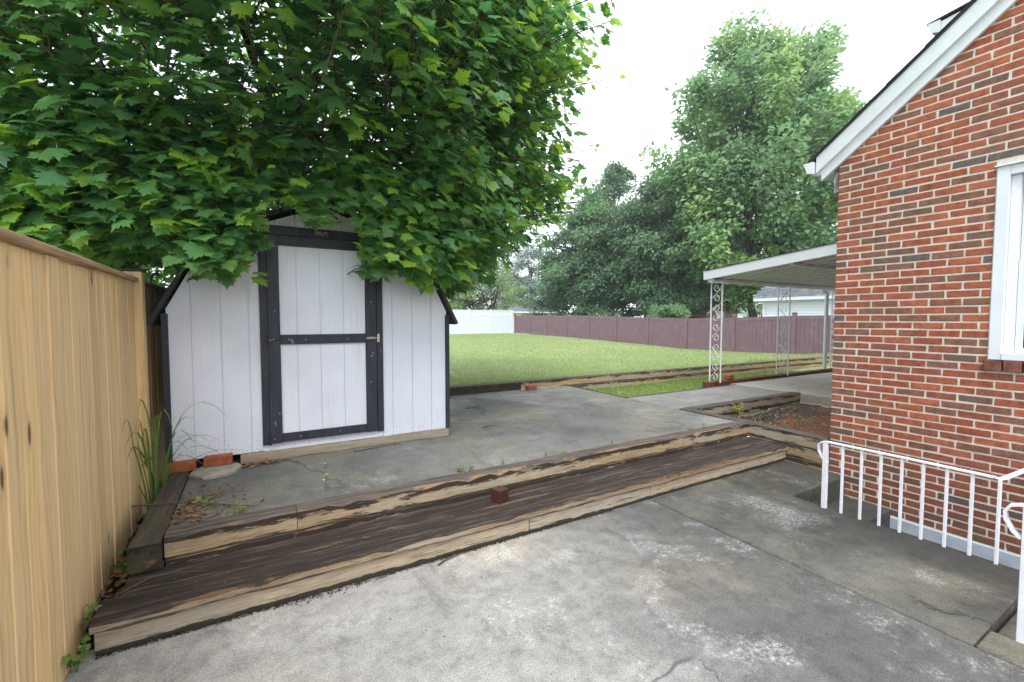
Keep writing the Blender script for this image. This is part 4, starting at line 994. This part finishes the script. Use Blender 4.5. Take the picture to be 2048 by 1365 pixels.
tree('broadleaf_tree', 'dark grey-green rounded tree behind the brown fence, left of the pair', b, (5.9, 4.2, 6.6, 5.4), 170, 54000, 0.24, 'dark_leaf', 0.22, 5, rc=1.1, shell=0.32, tmpl=OV, group=GT)
b = at(1312, 34); b.z = 0.06
tree('broadleaf_tree', 'dark grey-green broad tree next to the tall maple', b, (6.4, 4.0, 7.0, 6.0), 180, 56000, 0.24, 'dark_leaf', 0.22, 6, rc=1.1, shell=0.32, tmpl=OV, group=GT, fork=True)
b = at(1226, 44); b.z = 0.06
tree('slender_tree', 'slender tree top poking above the dark grey-green trees', b, (10.4, 2.4, 6.6, 7.0), 80, 14000, 0.24, 'dark_leaf', 0.18, 8, rc=0.8, tmpl=OV, group=GT)
b = at(962, 43); b.z = 0.06
tree('open_tree', 'light green open tree behind the white fence', b, (4.2, 4.0, 3.6, 3.0), 80, 9000, 0.22, 'light_leaf', 0.16, 9, rc=0.95, tmpl=OV, group=GT, fork=True)
b = at(880, 46); b.z = 0.06
tree('open_tree', 'light green tree behind the white fence, half hidden by the shed', b, (5.2, 4.0, 4.5, 3.5), 80, 9000, 0.24, 'light_leaf', 0.16, 10, rc=1.0, tmpl=OV, group=GT)
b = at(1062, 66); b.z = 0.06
tree('hazy_tree', 'haze-tinted pale blue-green tree in the far distance behind the fence corner', b, (7.0, 5.2, 5.5, 6.0), 90, 11000, 0.32, 'haze_leaf', 0.25, 12, rc=1.4, tmpl=OV, group=GT)
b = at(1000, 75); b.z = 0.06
tree('hazy_tree', 'haze-tinted pale tree far behind the white fence', b, (6.0, 6.0, 4.0, 5.5), 80, 9000, 0.36, 'haze_leaf', 0.25, 13, rc=1.5, tmpl=OV, group=GT)
b = at(1395, 44); b.z = 0.06
tree('broadleaf_tree', 'mid green tree filling the gap beside the outbuilding', b, (5.0, 3.0, 5.5, 3.2), 70, 9000, 0.24, 'silver_maple_leaf', 0.2, 14, rc=1.0, tmpl=OV, group=GT)
b = at(1084, 38.5); b.z = 0.06
tree('shrub', 'tall leafy shrub behind the left end of the brown fence', b, (2.2, 2.0, 1.9, 2.0), 40, 5000, 0.17, 'dark_leaf', 0.06, 15, cat='shrub', rc=0.6, tmpl=OV, group='shrubs behind the fences')
b = at(1338, 27.5); b.z = 0.06
tree('shrub', 'fresh green bush leaning over the top of the brown fence', b, (1.5, 1.1, 1.0, 1.2), 30, 3600, 0.13, 'silver_maple_leaf', 0.04, 16, cat='shrub', rc=0.42, tmpl=OV, group='shrubs behind the fences')
b = at(1190, 33.5); b.z = 0.06
tree('shrub', 'low green shrub just showing above the middle of the brown fence', b, (1.5, 1.8, 0.9, 1.3), 30, 3000, 0.14, 'dark_leaf', 0.04, 17, cat='shrub', rc=0.5, tmpl=OV, group='shrubs behind the fences')
b = at(1518, 40); b.z = 0.06
tree('shrub', 'pale flowering shrub beside the white garage', b, (1.5, 1.1, 1.1, 1.3), 26, 2200, 0.14, 'light_leaf', 0.04, 18, cat='shrub', rc=0.5, tmpl=OV, group='shrubs behind the fences')
for q, (x, y, h, lab) in enumerate(((-2.6, 8.2, 2.5, 'bright green bush behind the wooden fence post'), (-4.2, 6.2, 2.9, 'green bush behind the wooden fence at the left edge'), (-2.2, 12.5, 4.2, 'green tree seen through gaps in the maple behind the shed'))):
    tree('shrub', lab, (x, y, 0.06), (h * 0.55, 1.3, h * 0.5, h * 0.5), 40, 4200, 0.11, 'silver_maple_leaf', 0.05, 30 + q, cat='shrub', rc=0.5, tmpl=OV, group='shrubs behind the fences')

# ---- the big maple over the shed
def norway_maple():
    rng = np.random.default_rng(21); C0 = np.array([0.6, 7.3])
    root = thing('maple_tree', 'large dark green maple hanging over the white shed', 'tree', (0.6, 7.3, 0.31))
    ZT = [(1.95, 1.7), (2.2, 2.35), (2.7, 3.25), (3.25, 3.68), (4.2, 3.90), (5.6, 3.80), (6.8, 3.5), (8.0, 3.0), (9.3, 0.8)]
    zs = np.array([a for a, _ in ZT]); rs = np.array([b for _, b in ZT])
    def rmax(z, phi):
        f = np.cos(phi - math.atan2(-0.94, -0.34)); f = np.clip((f - 0.25) / 0.5, 0, 1); f = f * f * (3 - 2 * f)
        ze = z + 0.58 * f * np.clip((3.4 - z) / 1.2, 0, 1)
        lump = 1 + 0.055 * np.sin(phi * 7 + z * 1.7) + 0.05 * np.sin(phi * 4.3 - z * 2.9 + 1) + 0.04 * np.sin(z * 5.1 + phi * 11)
        g = np.clip((np.cos(phi - math.atan2(-0.92, -0.38)) - 0.62) / 0.33, 0, 1); b = np.clip((z - 2.7) / 1.1, 0, 1)
        return np.interp(ze, zs, rs, left=1.4) * lump * (1 + 0.17 * g * g * (3 - 2 * g) * b * b * (3 - 2 * b))
    def sample(n, lo, hi, front):
        z = 1.78 + ((7.4 if front else 9.2) - 1.78) * rng.uniform(0, 1, n) ** 1.25; phi = rng.uniform(-math.pi, math.pi, n)
        if front:
            dirc = math.atan2(-0.93, 0.1); phi = dirc + np.clip(rng.normal(0, 0.85, n), -2.0, 2.0)
        u = rng.uniform(lo ** 2, hi ** 2, n) ** 0.5; r = rmax(z, phi) * u
        return np.c_[C0[0] + r * np.cos(phi), C0[1] + r * np.sin(phi), z], phi, u
    def keep(P):
        d = np.abs(P[:, 0] - 0.6); rz = np.interp(d, [0, 0.9, 1.3], [2.68, 2.32, 1.52])
        inshed = (P[:, 1] > SY - 0.16) & (P[:, 1] < 6.75) & (d < 1.42) & (P[:, 2] < rz + 0.14)
        infence = (np.abs(P[:, 0] + 0.74) < 0.16) & (P[:, 2] < 2.02)
        header = (P[:, 0] > 0.14) & (P[:, 0] < 0.80) & (P[:, 1] < 4.6) & (P[:, 2] < 2.36 + 0.10 * np.sin(P[:, 0] * 9))
        return ~(inshed | header | infence | (P[:, 1] < 2.4) | (P[:, 2] < 1.72))
    def hang(n):
        """boughs drooping over both shoulders of the shed front"""
        x = np.where(rng.uniform(size=n) < 0.62, rng.uniform(-1.35, 0.10, n), rng.uniform(0.84, 1.75, n)); y = rng.uniform(3.92, 4.29, n)
        low = 2.10 + 0.11 * np.sin(x * 7) + 0.07 * np.sin(x * 15 + 1); z = low + rng.uniform(0, 1, n) ** 1.4 * 0.95
        return np.c_[x, y, z], np.arctan2(y - C0[1], x - C0[0]), np.ones(n)
    def twigs(n, lo, hi, front, k, name, tm, size, seed):
        P, phi, u = hang(n) if lo is None else sample(n, lo, hi, front); ok = keep(P); P, phi, u = P[ok], phi[ok], u[ok]; n = len(P)
        outw = np.c_[np.cos(phi), np.sin(phi), np.zeros(n)]
        d = norm(outw + np.c_[rng.normal(0, 0.35, (n, 2)), rng.normal(0.10, 0.3, n)])
        ti = np.repeat(np.arange(n), k); mth = len(ti); jj = np.tile(np.arange(k), n)
        s = rng.uniform(0, 1, mth); base = P[ti] + d[ti] * ((s - 0.6) * 0.42)[:, None]
        side = np.cross(d[ti], np.array([0, 0, 1.0])); side = norm(side) * np.where(jj % 2 == 0, 1, -1)[:, None]
        pet = norm(side * rng.uniform(0.3, 1.1, mth)[:, None] + d[ti] * rng.uniform(-0.1, 1.0, mth)[:, None] + np.c_[rng.normal(0, 0.25, (mth, 2)), rng.normal(0.05, 0.3, mth)])
        leaf = base + pet * rng.uniform(0.06, 0.14, mth)[:, None] + np.c_[np.zeros((mth, 2)), rng.uniform(-0.05, 0.02, mth)]
        T = pet + np.c_[np.zeros((mth, 2)), rng.uniform(-1.0, -0.2, mth) * np.where(base[:, 2] < 3.0, 1.35, 1.0)] + outw[ti] * 0.35
        N = np.array([0, 0, 0.95]) + outw[ti] * rng.uniform(0.25, 1.15, mth)[:, None] + rng.normal(0, 0.30, (mth, 3))
        S = size * rng.uniform(0.5, 1.22, mth)
        yg = np.where(rng.uniform(size=n) < np.where(u > 0.9, 0.36, 0.16), rng.uniform(0.2, 0.95, n), rng.uniform(0, 0.10, n))  # outer twigs draw the paler yellow-green tone more often
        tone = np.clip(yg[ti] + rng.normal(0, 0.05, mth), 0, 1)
        ok = keep(leaf); ok &= keep(leaf + norm(T) * S[:, None])
        return P, d, foliage(name, leaf[ok], N[ok], T[ok], S[ok], tm[0], tm[1], tone[ok])
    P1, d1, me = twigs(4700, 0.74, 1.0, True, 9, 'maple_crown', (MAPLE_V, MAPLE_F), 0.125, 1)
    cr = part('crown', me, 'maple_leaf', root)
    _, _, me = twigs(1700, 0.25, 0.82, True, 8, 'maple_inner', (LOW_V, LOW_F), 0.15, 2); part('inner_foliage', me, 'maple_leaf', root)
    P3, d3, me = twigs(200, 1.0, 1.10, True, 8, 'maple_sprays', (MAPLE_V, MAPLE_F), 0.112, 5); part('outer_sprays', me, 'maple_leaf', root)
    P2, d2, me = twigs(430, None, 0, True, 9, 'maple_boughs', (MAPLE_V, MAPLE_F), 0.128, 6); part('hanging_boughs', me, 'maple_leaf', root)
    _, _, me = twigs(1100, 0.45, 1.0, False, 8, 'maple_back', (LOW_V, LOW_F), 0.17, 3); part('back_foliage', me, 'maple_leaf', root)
    mb = MB()
    for a, dd in zip(P1[::2], d1[::2]):
        if a[2] < 2.75: continue
        a = Vector(a); dd = Vector(dd); mb.tube([a - dd * 0.55 - Vector((0, 0, 0.05)), a - dd * 0.2, a + dd * 0.18], [0.009, 0.006, 0.003], 4)
    for a, dd in zip(P3, d3):
        a = Vector(a); dd = Vector(dd); inn = (Vector((0.6, 7.3, a.z - 0.3)) - a).normalized()
        mb.tube([a + inn * 1.0 - Vector((0, 0, 0.12)), a + inn * 0.45, a, a + dd * 0.2], [0.010, 0.008, 0.005, 0.002], 4)
    tw = part('twigs', mb, 'twig_bark', root); tw['kind'] = 'stuff'
    mb = MB(); tb = Vector((0.6, 7.3, 0))
    mb.tube([tb + Vector((0, 0, 0.1)), tb + Vector((0.03, 0, 1.2)), tb + Vector((-0.05, 0.02, 2.6)), tb + Vector((0, 0, 4.4)), tb + Vector((0.1, 0, 8.2))], [0.27, 0.21, 0.19, 0.13, 0.02], 10)
    part('trunk', mb, 'bark', root, smooth=True)
    rg = random.Random(4)
    for i in range(15):
        ph = -2.9 + i * 0.42 + rg.uniform(-0.15, 0.15); z0 = rg.uniform(3.2, 4.8); L = rg.uniform(2.8, 3.4); rise = rg.uniform(0.2, 1.7)
        pts = [tb + Vector((0, 0, z0))]
        for t in (0.25, 0.5, 0.75, 1.0): pts.append(tb + Vector((math.cos(ph + 0.2 * math.sin(i + t * 3)) * L * t, math.sin(ph + 0.2 * math.sin(i + t * 3)) * L * t, z0 + rise * t + 0.35 * math.sin(t * 3.1))))
        mb = MB(); mb.tube(pts, [0.085, 0.06, 0.042, 0.025, 0.008], 7); part('limb', mb, 'bark', root, smooth=True)
norway_maple()

# ================================================================== GRASS, WEEDS, LITTER
def blades(name, n, xr, yr, zf, hr, wr, seed, mat, label, dens=None, toneamt=0.25):
    rng = np.random.default_rng(seed); X = rng.uniform(*xr, n); Y = yr[0] + (yr[1] - yr[0]) * rng.uniform(0, 1, n) ** (dens or 1.0)
    d = np.hypot(X, Y); ok = np.arctan2(X, Y) < R(82); X, Y, d = X[ok], Y[ok], d[ok]; n = len(X)
    Z = np.array([zf(a, b) for a, b in zip(X, Y)]); a = rng.uniform(0, 2 * np.pi, n); h = rng.uniform(*hr, n); w = rng.uniform(*wr, n) * np.maximum(1, d / 9)
    le = rng.uniform(0.1, 0.8, n) * h; ca, sa = np.cos(a), np.sin(a)
    V = np.stack([np.c_[X - sa * w, Y + ca * w, Z - 0.005], np.c_[X + sa * w, Y - ca * w, Z - 0.005], np.c_[X + ca * le, Y + sa * le, Z + h]], 1)
    F = np.arange(3 * n).reshape(-1, 3); tone = np.repeat(np.where(rng.uniform(size=n) < toneamt, rng.uniform(0.3, 1, n), rng.uniform(0, 0.2, n)), 3)
    o = part(name, np_mesh(name, V.reshape(-1, 3), F, tone), mat); tag(o, label, 'grass', kind='stuff'); return o
blades('lawn_grass', 150000, (1.85, 17.4), (6.95, 30.8), lawn_z, (0.025, 0.06), (0.0035, 0.007), 1, 'grass_blade', 'short mown grass blades covering the lawn', 1.9)
blades('sunken_grass', 26000, (5.16, 12.5), (5.19, 6.76), lambda x, y: 0.16, (0.02, 0.07), (0.003, 0.007), 2, 'weed_leaf', 'grass and clover growing in the sunken strip', 1.0, 0.2)
blades('fence_weeds', 5000, (12.0, 17.2), (6.95, 7.6), lawn_z, (0.05, 0.22), (0.003, 0.007), 3, 'grass_blade', 'dry seed grass along the top of the lawn wall at right', 1.0, 0.8)

def weed(name, label, loc, h, n, size, seed, mat='weed_leaf', tone=0.2, spread=1.0, cat='weed'):
    rng = np.random.default_rng(seed); t = thing(name, label, cat, loc); L = Vector(loc); ns = max(2, n // 5); mb = MB(); P = []; N = []; T = []
    for i in range(ns):
        a = rng.uniform(0, 6.28); tip = L + Vector((math.cos(a) * h * 0.45 * spread, math.sin(a) * h * 0.45 * spread, h * rng.uniform(0.6, 1.0)))
        mb.tube([L, L.lerp(tip, 0.5) + Vector((0, 0, h * 0.1)), tip], [0.0022, 0.0018, 0.001], 4)
        for j in range(max(2, n // ns)):
            s = rng.uniform(0.3, 1.0); p = L.lerp(tip, s); b = rng.uniform(0, 6.28); P.append(p); T.append((math.cos(b), math.sin(b), rng.uniform(-0.2, 0.5))); N.append((rng.normal(0, .3), rng.normal(0, .3), 1))
    part('stem', mb, 'weed_leaf', t)
    P, N, T = np.array(P), np.array(N), np.array(T); k = len(P)
    part('leaves', foliage(name + '_leaves', P, N, T, size * rng.uniform(0.6, 1.3, k), OVAL_V, OVAL_F, np.clip(rng.normal(tone, 0.1, k), 0, 1)), mat, t)
    return t
for i, (x, y, h, n, lab) in enumerate(((1.44, 3.30, 0.05, 26, 'spread green weed in the joint behind the terrace timber, left of the splintered part'), (1.52, 3.29, 0.05, 14, 'tiny sprig right next to the spread weed behind the terrace timber'),
        (1.82, 3.27, 0.06, 10, 'small weed behind the orange splintered part of the terrace timber'), (2.27, 3.27, 0.09, 12, 'brightest yellow-green seedling behind the middle of the terrace timber'),
        (2.47, 3.27, 0.05, 10, 'faint weed right of the yellow-green seedling'), (3.05, 3.26, 0.085, 12, 'weed behind the terrace timber above the rusty worn patch'),
        (4.22, 3.27, 0.07, 12, 'weed behind the right end of the terrace timber'), (4.45, 3.26, 0.09, 8, 'thin seedling nearest the terrace corner'))):
    weed('weed', lab, (x, y, 0.312), h, n, 0.022, 100 + i, tone=0.3)
weed('weed', 'small grassy weed behind the left end of the terrace timber', (-0.10, 3.30, 0.312), 0.10, 8, 0.035, 120, tone=0.5)
weed('weed', 'tiny green weed on the tread below the terrace timber', (3.02, 3.085, 0.17), 0.05, 8, 0.016, 121, tone=0.3)
weed('weed', 'tiny yellowish weed at the back of the tread near its right end', (4.45, 3.085, 0.17), 0.05, 8, 0.016, 122, tone=0.7)
weed('plant', 'yellowing leafy plant against the timber in the soil bed', (6.05, 3.88, 0.15), 0.20, 60, 0.045, 123, tone=0.85, cat='plant')
weed('plant', 'dark green upright plant in the soil bed', (6.05, 3.50, 0.15), 0.16, 46, 0.035, 124, 'dark_leaf', 0.0, 0.6, cat='plant')
weed('plant', 'small light green seedling on the bare red soil', (6.30, 3.15, 0.14), 0.10, 30, 0.03, 125, tone=0.5, cat='plant')
weed('plant', 'broad leaved weed growing against the foot of the wooden fence', (-0.66, 3.34, 0.05), 0.17, 16, 0.07, 126, 'weed_leaf', 0.0, 0.8, cat='plant')
weed('plant', 'creeping green weed between the fence and the end of the tread', (-0.70, 2.78, 0.02), 0.20, 26, 0.045, 127, 'weed_leaf', 0.15, 0.5, cat='plant')
weed('plant', 'creeping weed at the lower left end of the steps', (-0.70, 2.60, 0.0), 0.14, 24, 0.04, 128, 'weed_leaf', 0.1, 0.5, cat='plant')
weed('plant', 'small green leaves in the litter at the terrace corner', (-0.28, 3.52, 0.312), 0.06, 12, 0.045, 129, 'weed_leaf', 0.2, 2.2, cat='plant')
# tall grass clump
tg = thing('grass_clump', 'tall arching grass clump between fence and shed corner', 'grass', (-0.63, 4.2, 0.06))
rg = random.Random(9)
for i in range(24):
    a = rg.uniform(-2.6, 0.6); L = rg.uniform(0.4, 1.25); hgt = rg.uniform(0.45, 1.0); r0 = Vector((-0.645 + rg.uniform(-0.05, 0.05), 4.2 + rg.uniform(-0.12, 0.12), 0.08))
    if i == 0: a, L, hgt = -0.55, 0.95, 1.02
    if i == 1: a, L, hgt = -2.0, 0.45, 1.05
    pts = []
    for j in range(9):
        t = j / 8; x_ = L * 0.55 * t ** 1.5; pts.append(r0 + Vector((max(-0.06, math.cos(a) * x_) if i else math.cos(a) * x_, math.sin(a) * x_, hgt * (2.2 * t - 1.45 * t ** 2.1))))
    mb = MB(); d = Vector((-math.sin(a), math.cos(a), 0)); vs = []
    for j, p_ in enumerate(pts):
        w = 0.007 * (1 - (j / 8) ** 2) + 0.0006; vs += [p_ - d * w, p_ + d * w + Vector((0, 0, 0.002))]
    mb.add(vs, [(2 * j, 2 * j + 1, 2 * j + 3, 2 * j + 2) for j in range(8)]); part('blade', mb, 'weed_leaf', tg)

def litter(name, label, n, pos, size, mat, seed, tm=(OVAL_V, OVAL_F), sq=1.0):
    rng = np.random.default_rng(seed); P = np.array([pos(rng) for _ in range(n)])
    N = np.c_[rng.normal(0, 0.25, (n, 2)), np.ones(n)]; T = np.c_[rng.normal(size=(n, 2)), rng.normal(0, 0.12, n)]
    tm0 = [(x * sq, y, z) for x, y, z in tm[0]]
    o = part(name, foliage(name, P, N, T, size * rng.uniform(0.4, 1.5, n), tm0, tm[1], rng.uniform(0, 0.3, n)), mat); return tag(o, label, 'litter', kind='stuff')
litter('debris', 'dark rotted wood crumbs along the foot of the riser', 2600, lambda r: (lambda x: (x, 2.672 - abs(r.normal(0, 0.010 + 0.020 * max(0, math.sin(x * 4.1) * math.sin(x * 1.7 + 1)))), 0.003 + r.uniform(0, 0.004)))(r.uniform(-0.66, 2.5)), 0.009, 'dark_soil', 1, sq=0.8)
litter('debris', 'brown leaf litter in the terrace corner by the fence timber', 420, lambda r: (-0.44 + abs(r.normal(0, 0.16)), 3.28 + abs(r.normal(0, 0.30)), 0.318 + r.uniform(0, 0.012)), 0.028, 'dry_leaf', 2, sq=0.6)
litter('debris', 'dry leaves against the skid of the shed', 46, lambda r: (r.uniform(-0.09, 0.14), 4.36 - abs(r.normal(0, 0.025)), 0.318 + r.uniform(0, 0.02)), 0.042, 'dry_leaf', 3)
litter('debris', 'brown litter between the fence and the steps', 260, lambda r: (r.uniform(-0.72, -0.60), r.uniform(2.95, 4.2), 0.07 + r.uniform(0, 0.03)), 0.045, 'dry_leaf', 4)
litter('debris', 'small crumbs and specks scattered over the yard and treads', 260, lambda r: (r.uniform(-0.5, 5.0), r.uniform(2.70, 3.05), 0.1735), 0.010, 'dry_leaf', 5, sq=0.7)
litter('debris', 'small dark specks scattered on the lower concrete', 130, lambda r: (r.uniform(-0.6, 4.0), r.uniform(0.9, 2.6), 0.003), 0.010, 'dark_soil', 6, sq=0.6)
litter('debris', 'bits of leaf and bark scattered on the terrace concrete', 150, lambda r: (r.uniform(-0.3, 4.8), r.uniform(3.4, 6.6), 0.3165), 0.022, 'dry_leaf', 7, sq=0.5)
litter('pebbles', 'pebbles and bark chips on the soil bed', 800, lambda r: (r.uniform(5.25, 7.8), r.uniform(2.4, 3.9), 0.155 + r.uniform(-0.02, 0.04)), 0.03, 'stone_slab', 8)
def twig(label, pts, r, par='twig'):
    mb = MB(); mb.tube(pts[0], [r, r * 0.85, r * 0.6, r * 0.3][:len(pts[0])], 6)
    for q in pts[1:]: mb.tube(q, [r * 0.5] * (len(q) - 1) + [r * 0.2], 5)
    return tag(part(par, mb, 'twig_bark'), label, 'twig')
weed('weed', 'single tall thin grass stalk standing on the terrace in front of the shed door', (0.44, 3.42, 0.312), 0.30, 6, 0.03, 140, 'grass_blade', 0.6, 0.15)
twig('long brown stick lying across the fence side timber', [[(-0.69, 3.66, 0.352), (-0.50, 3.63, 0.346), (-0.38, 3.60, 0.336), (-0.20, 3.50, 0.322)], [(-0.42, 3.61, 0.34), (-0.20, 3.66, 0.35), (-0.02, 3.64, 0.33)], [(-0.30, 3.56, 0.33), (-0.15, 3.42, 0.335), (0.0, 3.36, 0.32)]], 0.0075)
twig('thin pale curved stem lying on the left end of the tread', [[(-0.62, 2.86, 0.176), (-0.50, 2.93, 0.195), (-0.38, 2.94, 0.190), (-0.24, 2.90, 0.174)]], 0.004)
twig('short dark twig on the terrace near the shed corner', [[(2.25, 4.52, 0.318), (2.33, 4.55, 0.324), (2.42, 4.56, 0.318)], [(2.30, 4.54, 0.32), (2.33, 4.49, 0.32)]], 0.005)
twig('dark twig on the terrace in front of the lawn wall', [[(2.55, 5.65, 0.318), (2.70, 5.62, 0.324), (2.80, 5.70, 0.318)], [(2.66, 5.63, 0.32), (2.72, 5.52, 0.32)]], 0.006)
twig('split sliver of wood on the concrete below the riser', [[(0.98, 2.60, 0.006), (1.05, 2.63, 0.012), (1.16, 2.655, 0.010)]], 0.006, 'splinter')
twig('thin twig on the terrace along the shed skid', [[(0.80, 4.30, 0.318), (1.0, 4.32, 0.322), (1.25, 4.36, 0.318)]], 0.005)

# ================================================================== HAZE
hz = bpy.data.materials.new('haze'); hz.use_nodes = True; hz.node_tree.nodes.clear()
pv = hz.node_tree.nodes.new('ShaderNodeVolumePrincipled'); pv.inputs['Density'].default_value = 0.0010; pv.inputs['Color'].default_value = (0.93, 0.96, 1.0, 1); pv.inputs['Anisotropy'].default_value = 0.2
ho = hz.node_tree.nodes.new('ShaderNodeOutputMaterial'); hz.node_tree.links.new(pv.outputs[0], ho.inputs['Volume']); MT['haze'] = hz
tag(part('haze', MB().box(-112, 112, -62, 112, -3, 26), 'haze'), 'thin pale summer haze over the yards', 'haze', kind='stuff')
